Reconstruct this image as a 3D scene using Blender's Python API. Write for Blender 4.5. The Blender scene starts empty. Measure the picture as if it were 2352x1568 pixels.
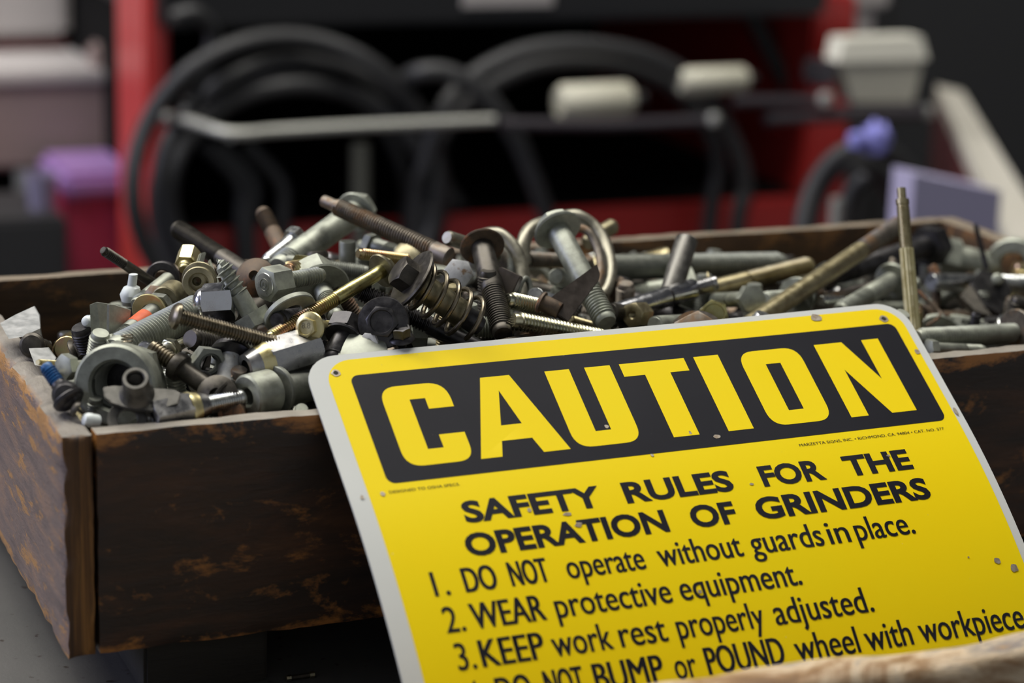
import bpy, bmesh, math, random
from mathutils import Vector, Matrix, noise

# ------------------------------------------------------------------ camera, world, lights, exposure
SC = bpy.context.scene
COL = SC.collection
MM = 0.001
RIM = 1.0045                    # height of the crate's rim above the floor (m); the bench top is at 0.900
# working frame: millimetres, origin at the crate's front left top corner, x along its front, y to its back, z up
C0 = Vector((-150.100, -742.374, 241.630))
AX = Vector((0.9231584, -0.3831782, 0.0308703))
AU = Vector((0.0738273, 0.2555278, 0.9639788))
AF = Vector((0.3772639, 0.887626, -0.2641817))
FPX = 5270.0


def W(p):
    return Vector((p[0] * MM, p[1] * MM, p[2] * MM + RIM))


def ray(px, py):
    return AX * ((px - 1176) / FPX) - AU * ((py - 784) / FPX) + AF


def at(px, py, Y):
    """working-frame point that stands at depth Y behind the crate's front"""
    d = ray(px, py)
    return C0 + d * ((Y - C0.y) / d.y)


def dep(p):
    return (Vector(p) - C0).dot(AF)


cam_d = bpy.data.cameras.new('camera')
cam = bpy.data.objects.new('camera', cam_d)
COL.objects.link(cam)
cam.matrix_world = Matrix.Translation(W(C0)) @ Matrix((AX, AU, -AF)).transposed().to_4x4()
cam_d.lens = 50
cam_d.sensor_width = 50 * 2352 / FPX
cam_d.clip_start = 0.02
cam_d.dof.use_dof = True
cam_d.dof.focus_distance = 0.866
cam_d.dof.aperture_fstop = 4.2
SC.camera = cam

SC.view_settings.view_transform = 'Standard'
SC.view_settings.look = 'None'
SC.view_settings.gamma = 1
SC.view_settings.use_curve_mapping = False
SC.view_settings.exposure = 0.5

world = bpy.data.worlds.new('world')
SC.world = world
world.use_nodes = True
world.node_tree.nodes['Background'].inputs[0].default_value = (0.90, 0.94, 1.0, 1)
world.node_tree.nodes['Background'].inputs[1].default_value = 0.24


def area(name, loc, target, sx, sy, power, col):
    d = bpy.data.lights.new(name, 'AREA')
    d.shape = 'RECTANGLE'
    d.size, d.size_y, d.energy, d.color = sx, sy, power, col
    o = bpy.data.objects.new(name, d)
    COL.objects.link(o)
    o.location = loc
    o.rotation_euler = (Vector(target) - Vector(loc)).to_track_quat('-Z', 'Y').to_euler()
    return o


# two ceiling lamps and the daylight of a window in the left wall
area('ceiling_light_over_bench', (0.20, 0.62, 2.86), (0.20, 0.20, 1.0), 2.2, 0.8, 30, (1.0, 0.97, 0.90))
area('ceiling_light_over_aisle', (-1.3, 1.2, 2.88), (-1.3, 1.2, 0), 1.3, 0.35, 26, (1.0, 0.97, 0.92))
area('window_light', (-2.85, 0.9, 2.15), (0.1, 0.1, 0.9), 1.3, 0.9, 25, (0.62, 0.66, 1.0))


# ------------------------------------------------------------------ materials
def new_mat(name):
    m = bpy.data.materials.new(name)
    m.use_nodes = True
    nt = m.node_tree
    return m, nt, nt.nodes['Principled BSDF']


def n_noise(nt, scale, detail=3, rough=0.6, vec=None, dist=0.0):
    n = nt.nodes.new('ShaderNodeTexNoise')
    n.inputs['Scale'].default_value = scale
    n.inputs['Detail'].default_value = detail
    n.inputs['Roughness'].default_value = rough
    n.inputs['Distortion'].default_value = dist
    if vec is not None:
        nt.links.new(vec, n.inputs['Vector'])
    return n.outputs['Fac']


def n_vec(nt, scale=(1, 1, 1), rot=(0, 0, 0)):
    t = nt.nodes.new('ShaderNodeTexCoord')
    mp = nt.nodes.new('ShaderNodeMapping')
    mp.inputs['Scale'].default_value = scale
    mp.inputs['Rotation'].default_value = rot
    nt.links.new(t.outputs['Object'], mp.inputs['Vector'])
    return mp.outputs['Vector']


def n_ramp(nt, fac, stops):
    r = nt.nodes.new('ShaderNodeValToRGB')
    e = r.color_ramp.elements
    while len(e) < len(stops):
        e.new(0.5)
    for k, (pos, c) in enumerate(stops):
        e[k].position = pos
        e[k].color = (c[0], c[1], c[2], 1)
    nt.links.new(fac, r.inputs['Fac'])
    return r.outputs['Color']


def n_range(nt, v, a, b, c, d):
    r = nt.nodes.new('ShaderNodeMapRange')
    for k, x in enumerate((a, b, c, d)):
        r.inputs[k + 1].default_value = x
    nt.links.new(v, r.inputs[0])
    return r.outputs[0]


def n_mix(nt, fac, a, b):
    m = nt.nodes.new('ShaderNodeMix')
    m.data_type = 'RGBA'
    for sock, v in ((m.inputs[0], fac), (m.inputs[6], a), (m.inputs[7], b)):
        if isinstance(v, (float, int)):
            sock.default_value = v
        elif isinstance(v, tuple):
            sock.default_value = (v[0], v[1], v[2], 1)
        else:
            nt.links.new(v, sock)
    return m.outputs[2]


def n_bump(nt, b, h, dist, strength=0.5):
    k = nt.nodes.new('ShaderNodeBump')
    k.inputs['Strength'].default_value = strength
    k.inputs['Distance'].default_value = dist
    nt.links.new(h, k.inputs['Height'])
    nt.links.new(k.outputs['Normal'], b.inputs['Normal'])


def metal(name, c1, c2, rough, metallic=1.0, rust=None, rust_at=0.62, bump=0.000025, scale=220):
    m, nt, b = new_mat(name)
    c1, c2 = tuple(x * 0.80 for x in c1), tuple(x * 0.80 for x in c2)
    v = n_vec(nt)
    f = n_noise(nt, scale, 4, 0.65, v)
    col = n_ramp(nt, f, [(0.32, c1), (0.68, c2)])
    g = n_noise(nt, scale * 0.35, 4, 0.7, v)
    if rust:
        fac = n_range(nt, g, rust_at, rust_at + 0.1, 0, 1)
        col = n_mix(nt, fac, col, rust)
        met = n_range(nt, fac, 0, 1, metallic, 0.1)
        nt.links.new(met, b.inputs['Metallic'])
    else:
        b.inputs['Metallic'].default_value = metallic
    nt.links.new(col, b.inputs['Base Color'])
    nt.links.new(n_range(nt, f, 0.3, 0.7, rough - 0.08, rough + 0.12), b.inputs['Roughness'])
    n_bump(nt, b, n_noise(nt, scale * 5, 2, 0.6, v), bump)
    return m


def plain(name, c, rough=0.5, metallic=0.0, c2=None, scale=40, spec=0.5):
    m, nt, b = new_mat(name)
    if c2:
        nt.links.new(n_ramp(nt, n_noise(nt, scale, 4, 0.6, n_vec(nt)), [(0.35, c), (0.65, c2)]), b.inputs['Base Color'])
    else:
        b.inputs['Base Color'].default_value = (*c, 1)
    b.inputs['Roughness'].default_value = rough
    b.inputs['Metallic'].default_value = metallic
    b.inputs['Specular IOR Level'].default_value = spec
    return m


M = {}
M['galv'] = metal('dull galvanised steel', (0.27, 0.28, 0.235), (0.52, 0.54, 0.45), 0.48, 0.6, scale=130)
M['galvdark'] = metal('dark galvanised steel', (0.20, 0.21, 0.18), (0.34, 0.35, 0.30), 0.48, 0.6, (0.20, 0.14, 0.07), 0.66)
M['zinc'] = metal('bright zinc', (0.62, 0.64, 0.62), (0.80, 0.81, 0.78), 0.28, 1.0)
M['chrome'] = metal('polished steel', (0.66, 0.67, 0.70), (0.80, 0.80, 0.82), 0.20, 1.0, bump=0.000008)
M['steel'] = metal('plain scratched steel', (0.34, 0.34, 0.34), (0.52, 0.51, 0.50), 0.30, 1.0)
M['black'] = metal('black oxide steel', (0.045, 0.043, 0.045), (0.11, 0.105, 0.105), 0.38, 0.8)
M['brownblack'] = metal('brown black oxide steel', (0.062, 0.056, 0.048), (0.135, 0.122, 0.102), 0.42, 0.8)
M['bronze'] = metal('bronzed steel', (0.20, 0.172, 0.122), (0.33, 0.285, 0.21), 0.33, 1.0)
M['rust'] = metal('rusty steel', (0.085, 0.062, 0.045), (0.19, 0.135, 0.09), 0.6, 0.5, (0.22, 0.10, 0.04), 0.52)
M['rustgrey'] = metal('grey steel with brown rust', (0.16, 0.14, 0.115), (0.32, 0.28, 0.23), 0.5, 0.8, (0.20, 0.12, 0.06), 0.5)
M['gold'] = metal('yellow zinc', (0.60, 0.50, 0.18), (0.72, 0.70, 0.34), 0.30, 1.0)
M['palegold'] = metal('pale yellow zinc', (0.78, 0.66, 0.30), (0.86, 0.78, 0.46), 0.34, 0.9)
M['brass'] = metal('dull yellow zinc', (0.42, 0.35, 0.19), (0.60, 0.53, 0.33), 0.38, 0.95)
M['irid'] = metal('iridescent yellow zinc', (0.62, 0.36, 0.24), (0.60, 0.62, 0.28), 0.30, 1.0, scale=120)
M['zincgold'] = metal('zinc with yellow tint', (0.58, 0.60, 0.48), (0.76, 0.70, 0.46), 0.28, 1.0)
M['olive'] = metal('olive bronze steel', (0.25, 0.22, 0.13), (0.42, 0.38, 0.25), 0.42, 0.9)
M['corroded'] = metal('white corroded zinc', (0.62, 0.62, 0.60), (0.85, 0.85, 0.82), 0.65, 0.15, (0.28, 0.18, 0.10), 0.6, scale=500)
M['purplesteel'] = metal('heat tinted steel', (0.115, 0.095, 0.08), (0.17, 0.14, 0.12), 0.42, 0.7)
M['drab'] = metal('drab olive steel', (0.26, 0.245, 0.19), (0.40, 0.38, 0.30), 0.40, 0.8, (0.34, 0.24, 0.10), 0.66)
M['blue'] = plain('blue threadlocker', (0.01, 0.07, 0.22), 0.4, 0, (0.02, 0.12, 0.30), 400)
M['orange'] = plain('orange paint', (0.55, 0.09, 0.03), 0.55, 0, (0.70, 0.14, 0.05), 300)
M['whiteplastic'] = plain('white plastic', (0.75, 0.80, 0.78), 0.4)
M['gunmetal'] = metal('grey stamped steel', (0.14, 0.135, 0.12), (0.22, 0.21, 0.19), 0.42, 0.8)


def wood(name, stops, rough=0.45, along=(1, 14, 14), worn=None, worn_rng=(0.56, 0.64), scale=9, spec=0.5, top=None, bump=0.0006, edge=0.0):
    """stained wood: dark coat over lighter wood, worn through in patches and streaks; top faces are grimy grey"""
    m, nt, b = new_mat(name)
    v = n_vec(nt, along)
    f = n_noise(nt, scale, 6, 0.65, v, 0.6)
    col = n_ramp(nt, f, stops)
    if worn:
        w = n_noise(nt, scale * 2.3, 7, 0.72, n_vec(nt, (along[0] * 1.6, along[1] * 0.6, along[2] * 0.6), (0.1, 0.2, 0.05)), 0.3)
        if edge:                                  # the coat is rubbed through along the top and bottom edges of the board
            tc = nt.nodes.new('ShaderNodeTexCoord')
            sx = nt.nodes.new('ShaderNodeSeparateXYZ')
            nt.links.new(tc.outputs['Object'], sx.inputs[0])
            a_ = n_range(nt, sx.outputs['Z'], 0.1045 - 0.011, 0.1045, 0, edge)
            b2 = n_range(nt, sx.outputs['Z'], 0.0225 + 0.007, 0.0225, 0, edge * 0.9)
            for q in (a_, b2):
                ad = nt.nodes.new('ShaderNodeMath')
                ad.operation = 'ADD'
                nt.links.new(w, ad.inputs[0])
                nt.links.new(q, ad.inputs[1])
                w = ad.outputs[0]
        fac = n_range(nt, w, worn_rng[0], worn_rng[1], 0, 1)
        col = n_mix(nt, fac, col, worn)
    if top:
        g = nt.nodes.new('ShaderNodeNewGeometry')
        s = nt.nodes.new('ShaderNodeSeparateXYZ')
        nt.links.new(g.outputs['Normal'], s.inputs[0])
        t = n_range(nt, s.outputs['Z'], 0.55, 0.9, 0, 1)
        dirt = n_ramp(nt, n_noise(nt, 60, 5, 0.7, n_vec(nt)), [(0.3, tuple(x * 0.75 for x in top)), (0.7, tuple(x * 1.2 for x in top))])
        col = n_mix(nt, t, col, dirt)
    nt.links.new(col, b.inputs['Base Color'])
    b.inputs['Roughness'].default_value = rough
    b.inputs['Specular IOR Level'].default_value = spec
    n_bump(nt, b, n_noise(nt, scale * 6, 6, 0.7, v, 0.5), bump, 0.6)
    return m


DARKW = [(0.30, (0.012, 0.008, 0.006)), (0.48, (0.028, 0.016, 0.010)), (0.60, (0.060, 0.026, 0.012)), (0.74, (0.13, 0.058, 0.022))]
M['wood_front'] = wood('dark stained worn wood', DARKW, 0.45, (1, 5, 5), (0.40, 0.165, 0.038), (0.56, 0.68), top=(0.29, 0.26, 0.215), edge=0.13)
M['wood_side'] = wood('worn paint on wood with window tint', [(0.3, (0.115, 0.085, 0.078)), (0.48, (0.185, 0.135, 0.12)), (0.68, (0.29, 0.18, 0.125))], 0.42, (5, 1, 5),
                      (0.42, 0.22, 0.08), (0.55, 0.60), scale=26, top=(0.29, 0.26, 0.22), bump=0.0014, edge=0.17)  # mauve cast of the window light mixed into the paint's base colours
M['wood_grain'] = wood('brown end grain', [(0.32, (0.030, 0.014, 0.006)), (0.52, (0.13, 0.060, 0.018)), (0.70, (0.36, 0.17, 0.045))], 0.55, (26, 26, 1.2), scale=9, top=(0.29, 0.26, 0.22))
M['wood_inner'] = wood('brown inner wood', [(0.3, (0.022, 0.012, 0.006)), (0.52, (0.075, 0.038, 0.014)), (0.72, (0.22, 0.10, 0.028))], 0.6, (1, 6, 6), (0.28, 0.13, 0.035), (0.56, 0.68), top=(0.19, 0.15, 0.105), edge=0.08)
M['wood_foot'] = wood('foot block in crate shade', [(0.3, (0.010, 0.010, 0.008)), (0.7, (0.024, 0.021, 0.015))], 0.7, (1, 6, 6))  # near-black colour stands in for the shade under the crate
M['wood_chip'] = wood('raw splintered wood', [(0.3, (0.12, 0.06, 0.03)), (0.6, (0.30, 0.17, 0.08)), (0.8, (0.42, 0.27, 0.13))], 0.7, (8, 2, 8), scale=20)
M['wood_board'] = wood('weathered pale wood', [(0.30, (0.08, 0.035, 0.012)), (0.44, (0.30, 0.17, 0.075)), (0.54, (0.62, 0.48, 0.32)), (0.62, (0.24, 0.21, 0.19)), (0.72, (0.50, 0.28, 0.10))], 0.5, (1.6, 3.0, 3.0), scale=12, bump=0.0018)


# ------------------------------------------------------------------ mesh helpers (local millimetres -> metres)
def finish(name, verts, faces, mat, sharp=35, smooth=True, mats=None, idx=None):
    me = bpy.data.meshes.new(name)
    me.from_pydata([(v[0] * MM, v[1] * MM, v[2] * MM) for v in verts], [], faces)
    for m_ in (mats or [mat]):
        me.materials.append(M[m_] if isinstance(m_, str) else m_)
    if idx:
        me.polygons.foreach_set('material_index', idx)
    if smooth:
        me.polygons.foreach_set('use_smooth', [True] * len(me.polygons))
        me.set_sharp_from_angle(angle=math.radians(sharp))
    me.update()
    return me


def link(name, me, parent=None, loc=None, rot=None):
    o = bpy.data.objects.new(name, me)
    COL.objects.link(o)
    if parent is not None:
        o.parent = parent
    if loc is not None:
        o.location = loc
    if rot is not None:
        o.rotation_euler = rot
    return o


def tag(o, label=None, cat=None, group=None, kind=None):
    if label:
        o['label'] = label
    if cat:
        o['category'] = cat
    if group:
        o['group'] = group
    if kind:
        o['kind'] = kind
    return o


def empty(name, label=None, cat=None, group=None, mw=None):
    o = bpy.data.objects.new(name, None)
    COL.objects.link(o)
    o.empty_display_size = 0.01
    if mw is not None:
        o.matrix_world = mw
    return tag(o, label, cat, group)


def boxm(x0, x1, y0, y1, z0, z1, bev=0.0):
    if bev <= 0:
        v = [(x, y, z) for z in (z0, z1) for y in (y0, y1) for x in (x0, x1)]
        f = [(0, 2, 3, 1), (4, 5, 7, 6), (0, 1, 5, 4), (2, 6, 7, 3), (0, 4, 6, 2), (1, 3, 7, 5)]
        return v, f
    bm = bmesh.new()
    bmesh.ops.create_cube(bm, size=1)
    for q in bm.verts:
        q.co = Vector(((x0 + x1) / 2 + q.co.x * (x1 - x0), (y0 + y1) / 2 + q.co.y * (y1 - y0), (z0 + z1) / 2 + q.co.z * (z1 - z0)))
    bmesh.ops.bevel(bm, geom=list(bm.edges), offset=bev, segments=2, affect='EDGES')
    v = [tuple(q.co) for q in bm.verts]
    f = [tuple(q.index for q in p.verts) for p in bm.faces]
    bm.free()
    return v, f


def join(*parts):
    V, F = [], []
    for v, f in parts:
        n = len(V)
        V += list(v)
        F += [tuple(i + n for i in p) for p in f]
    return V, F


def lathe(prof, seg=24, rf=None):
    """surface of revolution round z from (r, z) pairs; r 0 closes to a point"""
    V, F, rows = [], [], []
    for r, z in prof:
        if r <= 1e-6:
            rows.append([len(V)])
            V.append((0, 0, z))
        else:
            rows.append(list(range(len(V), len(V) + seg)))
            V += [(r * math.cos(2 * math.pi * k / seg), r * math.sin(2 * math.pi * k / seg), z) for k in range(seg)]
    for a, b in zip(rows, rows[1:]):
        for k in range(seg):
            k2 = (k + 1) % seg
            if len(a) == 1 and len(b) == 1:
                continue
            if len(a) == 1:
                F.append((a[0], b[k2], b[k]))
            elif len(b) == 1:
                F.append((a[k], a[k2], b[0]))
            else:
                F.append((a[k], a[k2], b[k2], b[k]))
    return V, F


def hexhead(af, h, z0=0.0, seg=36, hole=0.0, cham=0.97, both=False, dish=0.0):
    """hexagonal prism from z0 (seat) down to z0-h (outer face) with the curved chamfer of a turned head"""
    R = af / 2
    hr = [R / math.cos(((2 * math.pi * k / seg) % (math.pi / 3)) - math.pi / 6) for k in range(seg)]
    zt = z0 - h
    V, F = [], []

    def ring(rs, zs):
        s = len(V)
        for k in range(seg):
            a = 2 * math.pi * k / seg
            V.append((rs[k] * math.cos(a), rs[k] * math.sin(a), zs[k]))
        return list(range(s, s + seg))

    def bridge(a, b):
        for k in range(seg):
            k2 = (k + 1) % seg
            F.append((a[k], a[k2], b[k2], b[k]))
    rc = R * cham
    rings = []
    if hole > 0:
        rings.append(ring([hole] * seg, [z0 - h * 0.5] * seg))
        rings.append(ring([hole] * seg, [zt + 0.05 * h] * seg))
        rings.append(ring([hole * 1.08] * seg, [zt] * seg))
    elif dish > 0:
        V.append((0, 0, zt + dish))
        rings.append(ring([rc * 0.80] * seg, [zt + dish] * seg))
        rings.append(ring([rc * 0.86] * seg, [zt] * seg))
    rings.append(ring([rc] * seg, [zt] * seg))
    rings.append(ring(hr, [zt + (q - rc) * 0.55 for q in hr]))
    if both:
        rings.append(ring(hr, [z0 - (q - rc) * 0.55 for q in hr]))
        rings.append(ring([rc] * seg, [z0] * seg))
        if hole > 0:
            rings.append(ring([hole * 1.08] * seg, [z0] * seg))
            rings.append(ring([hole] * seg, [z0 - 0.05 * h] * seg))
            rings.append(ring([hole] * seg, [z0 - 0.5 * h] * seg))
    else:
        rings.append(ring(hr, [z0] * seg))
    for a, b in zip(rings, rings[1:]):
        bridge(a, b)
    if hole <= 0:
        if dish > 0:
            for k in range(seg):
                F.append((0, rings[0][(k + 1) % seg], rings[0][k]))
        else:
            F.append(tuple(reversed(rings[0])))
        F.append(tuple(rings[-1]))
    elif not both:
        F.append(tuple(rings[-1]))
    return V, F


def thread(r, z0, z1, pitch, dpt=None, seg=20, inner=False, taper=0.0, thin=False):
    """one continuous helical ridge between z0 and z1"""
    dpt = dpt or pitch * 0.55
    n = max(seg + 2, int((z1 - z0) / pitch * seg))
    V, F = [], []
    prof = [(0.0, 0.0), (0.16, 0.0), (0.5, 1.0), (0.66, 1.0)]
    if thin:
        prof = [(0.0, 0.0), (0.07, 0.0), (0.26, 1.0), (0.80, 1.0)]
    if inner:
        prof = [(0.0, 1.0), (0.16, 1.0), (0.5, 0.0), (0.66, 0.0)]
    for j in range(n + 1):
        a = 2 * math.pi * j / seg
        z = z0 + (z1 - z0) * (j / n)
        t = (z - z0) / max(1e-6, z1 - z0)
        rr = r * (1 - taper * t)
        for dz, k in prof:
            q = rr - dpt * k
            V.append((q * math.cos(a), q * math.sin(a), min(z + dz * pitch, z1 + pitch * 0.6)))
    P = len(prof)
    for j in range(n):
        for k in range(P - 1):
            a, b = j * P + k, (j + 1) * P + k
            F.append((a, b, b + 1, a + 1))
        if j + seg + 1 <= n:
            a, b = j * P + P - 1, (j + 1) * P + P - 1
            c, d = (j + seg) * P, (j + seg + 1) * P
            F.append((a, b, d, c))
    if inner:
        F = [tuple(reversed(f)) for f in F]
    return V, F


def tube(pts, r, seg=10, closed=False, rr=None, caps=True):
    P = [Vector(p) for p in pts]
    n = len(P)
    V, F = [], []
    u = None
    for i in range(n):
        if closed:
            t = (P[(i + 1) % n] - P[i - 1]).normalized()
        else:
            t = (P[min(i + 1, n - 1)] - P[max(i - 1, 0)]).normalized()
        if u is None:
            u = t.orthogonal().normalized()
        else:
            u = (u - t * u.dot(t)).normalized()
        w = t.cross(u)
        ri = rr[i] if rr else r
        for k in range(seg):
            a = 2 * math.pi * k / seg
            V.append(tuple(P[i] + u * (ri * math.cos(a)) + w * (ri * math.sin(a))))
    for i in range(n if closed else n - 1):
        j = (i + 1) % n
        for k in range(seg):
            k2 = (k + 1) % seg
            F.append((i * seg + k, i * seg + k2, j * seg + k2, j * seg + k))
    if not closed and caps:
        F.append(tuple(reversed(range(seg))))
        F.append(tuple(range((n - 1) * seg, n * seg)))
    return V, F


def smooth_pts(ctrl, n=8):
    """Catmull-Rom through control points"""
    P = [Vector(p) for p in ctrl]
    Q = [P[0] * 2 - P[1]] + P + [P[-1] * 2 - P[-2]]
    out = []
    for i in range(1, len(Q) - 2):
        for k in range(n):
            t = k / n
            a, b, c, d = Q[i - 1], Q[i], Q[i + 1], Q[i + 2]
            out.append(0.5 * ((2 * b) + (c - a) * t + (2 * a - 5 * b + 4 * c - d) * t * t + (3 * b - a - 3 * c + d) * t ** 3))
    out.append(P[-1])
    return out


def prism(poly, t):
    """flat polygon in xy, thickness t along z"""
    n = len(poly)
    V = [(x, y, 0) for x, y in poly] + [(x, y, t) for x, y in poly]
    F = [tuple(reversed(range(n))), tuple(range(n, 2 * n))]
    F += [(k, (k + 1) % n, (k + 1) % n + n, k + n) for k in range(n)]
    return V, F


# ------------------------------------------------------------------ the setting: workshop floor, walls, ceiling
def slab(name, x0, x1, y0, y1, z0, z1, mat):
    v, f = boxm(x0, x1, y0, y1, z0, z1)
    o = link(name, finish(name, [(a * 1000, b * 1000, c * 1000) for a, b, c in v], f, mat, smooth=False))
    return tag(o, kind='structure')


M['floor'] = plain('grey sealed concrete', (0.10, 0.10, 0.10), 0.5, 0, (0.16, 0.155, 0.15), 6)
M['wall'] = plain('grey painted wall', (0.22, 0.22, 0.23), 0.8, 0, (0.27, 0.27, 0.27), 3)
M['ceiling'] = plain('off white ceiling', (0.5, 0.5, 0.48), 0.85, 0, (0.56, 0.56, 0.54), 4)
slab('floor', -3, 4, -2.6, 3.6, -0.06, 0, 'floor')
slab('wall_back', -3, 4, 3.5, 3.6, 0, 3.0, 'wall')
slab('wall_right', 4, 4.1, -2.6, 3.6, 0, 3.0, 'wall')
slab('ceiling', -3, 4, -2.6, 3.6, 3.0, 3.08, 'ceiling')
# left wall with a window opening
wl = empty('wall_left')
wl['kind'] = 'structure'
for (y0, y1, z0, z1) in ((-2.6, 0.2, 0, 3), (1.6, 3.6, 0, 3), (0.2, 1.6, 0, 1.65), (0.2, 1.6, 2.65, 3)):
    v, f = boxm(-3100, -3000, y0 * 1000, y1 * 1000, z0 * 1000, z1 * 1000)
    link('wall_panel', finish('wall_panel', v, f, 'wall', smooth=False), wl)
wn = empty('window_1')
wn['kind'] = 'structure'
M['frame'] = plain('white window frame', (0.6, 0.6, 0.6), 0.5)
for (y0, y1, z0, z1) in ((200, 1600, 1650, 1700), (200, 1600, 2600, 2650), (200, 250, 1700, 2600), (1550, 1600, 1700, 2600), (875, 925, 1700, 2600)):
    v, f = boxm(-3070, -3030, y0, y1, z0, z1)
    link('window_frame', finish('window_frame', v, f, 'frame', smooth=False), wn)
# ceiling lamp fittings (the lamps' light comes from the area lights set at the top)
mt, nt_, b_ = new_mat('lit lamp diffuser')
b_.inputs['Emission Color'].default_value = (1, 0.97, 0.9, 1)
b_.inputs['Emission Strength'].default_value = 4
M['diffuser'] = mt
for k, (x, y, lab) in enumerate(((0.20, 0.62, 'long ceiling lamp hanging over the workbench'), (-1.3, 1.2, 'long ceiling lamp over the aisle left of the workbench'))):
    r_ = empty('ceiling_lamp', lab, 'lamp', None, Matrix.Translation((x, y, 2.9)))
    v, f = boxm(-700, 700, -200, 200, 20, 100)
    link('housing', finish('housing', v, f, 'frame', smooth=False), r_)
    v, f = boxm(-660, 660, -180, 180, 5, 22)
    link('diffuser', finish('diffuser', v, f, 'diffuser', smooth=False), r_)

# ------------------------------------------------------------------ the workbench
mt, nt, b = new_mat('grey bench top with specks')
v_ = n_vec(nt)
c_ = n_ramp(nt, n_noise(nt, 9, 6, 0.6, v_), [(0.35, (0.078, 0.078, 0.073)), (0.65, (0.112, 0.108, 0.10))])
s_ = n_range(nt, n_noise(nt, 160, 2, 0.5, v_), 0.66, 0.72, 0, 1)
c_ = n_mix(nt, s_, c_, (0.035, 0.025, 0.02))
nt.links.new(c_, b.inputs['Base Color'])
b.inputs['Roughness'].default_value = 0.55
n_bump(nt, b, n_noise(nt, 300, 4, 0.7, v_), 0.0003, 0.4)
M['bench'] = mt
M['benchleg'] = plain('grey steel legs', (0.12, 0.12, 0.13), 0.5, 0.6)
wb = empty('workbench', 'grey speckled workbench under the wooden crate', 'workbench', None, Matrix.Translation((0.1, -0.1, 0)))
TZ = -104.5                       # bench top in the working frame
v, f = boxm(-800, 950, -420, 420, 860, 900, 3)
link('worktop', finish('worktop', v, f, 'bench'), wb)
for x in (-740, 890):
    for y in (-360, 360):
        v, f = boxm(x - 30, x + 30, y - 30, y + 30, 0, 860)
        link('leg', finish('leg', v, f, 'benchleg', smooth=False), wb)

# ------------------------------------------------------------------ the wooden crate
CW, CD, CH = 508.0, 233.0, 82.0
LT, FT = 11.5, 9.0


def plank(name, x0, x1, y0, y1, z0, z1, mats, chooser, wob=0.5, step=5.0, seed=0, chips=()):
    """board with slightly wavy, worn edges; chips are (x, y, z, radius, depth) bites out of it"""
    nx = max(1, int((x1 - x0) / step)); ny = max(1, int((y1 - y0) / step)); nz = max(1, int((z1 - z0) / step))
    nx, ny, nz = (max(n, 2) for n in (nx, ny, nz))
    idx, V, F = {}, [], []

    def vid(i, j, k):
        if (i, j, k) not in idx:
            p = Vector((x0 + (x1 - x0) * i / nx, y0 + (y1 - y0) * j / ny, z0 + (z1 - z0) * k / nz))
            e = (i in (0, nx)) + (j in (0, ny)) + (k in (0, nz))
            c = Vector(((x0 + x1) / 2, (y0 + y1) / 2, (z0 + z1) / 2))
            if e >= 2:                                     # worn, rounded edges
                w = 0.5 + 0.9 * abs(noise.noise(p * 0.06 + Vector((seed, 0, 0)))) + 0.5 * abs(noise.noise(p * 0.3))
                for ax, (i_, n_) in enumerate(((i, nx), (j, ny), (k, nz))):
                    if i_ in (0, n_):
                        p[ax] += (1 if i_ == 0 else -1) * w * wob
            q = p + Vector((seed, seed, 0))
            p += Vector((noise.noise(q * 0.02), noise.noise(q * 0.02 + Vector((9, 0, 0))), noise.noise(q * 0.02 + Vector((0, 9, 0))))) * 0.5 * wob
            for (cx, cy, cz, cr, cd) in chips:
                d = (p - Vector((cx, cy, cz))).length
                if d < cr:
                    m_ = cd * (1 - d / cr)
                    p += (c - p).normalized() * 0 + Vector((1 if p.x < c.x else -1, 0, -0.6)) * m_ * (0.7 + 0.6 * noise.noise(q * 0.4))
            idx[(i, j, k)] = len(V)
            V.append(tuple(p))
        return idx[(i, j, k)]
    kinds = []

    def quad(a, b, c, d, nrm):
        F.append((a, b, c, d))
        kinds.append(chooser(nrm))
    for i in range(nx):
        for j in range(ny):
            quad(vid(i, j, 0), vid(i, j + 1, 0), vid(i + 1, j + 1, 0), vid(i + 1, j, 0), '-z')
            quad(vid(i, j, nz), vid(i + 1, j, nz), vid(i + 1, j + 1, nz), vid(i, j + 1, nz), '+z')
    for i in range(nx):
        for k in range(nz):
            quad(vid(i, 0, k), vid(i + 1, 0, k), vid(i + 1, 0, k + 1), vid(i, 0, k + 1), '-y')
            quad(vid(i, ny, k), vid(i, ny, k + 1), vid(i + 1, ny, k + 1), vid(i + 1, ny, k), '+y')
    for j in range(ny):
        for k in range(nz):
            quad(vid(0, j, k), vid(0, j, k + 1), vid(0, j + 1, k + 1), vid(0, j + 1, k), '-x')
            quad(vid(nx, j, k), vid(nx, j + 1, k), vid(nx, j + 1, k + 1), vid(nx, j, k + 1), '+x')
    return finish(name, V, F, None, 50, True, mats, kinds)


crate = empty('wooden_crate', 'shallow dark brown wooden crate heaped with used bolts', 'crate', None, Matrix.Translation(W((0, 0, TZ))))
off = Vector((0, 0, -TZ))


def cz(z):
    return z - TZ


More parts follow.
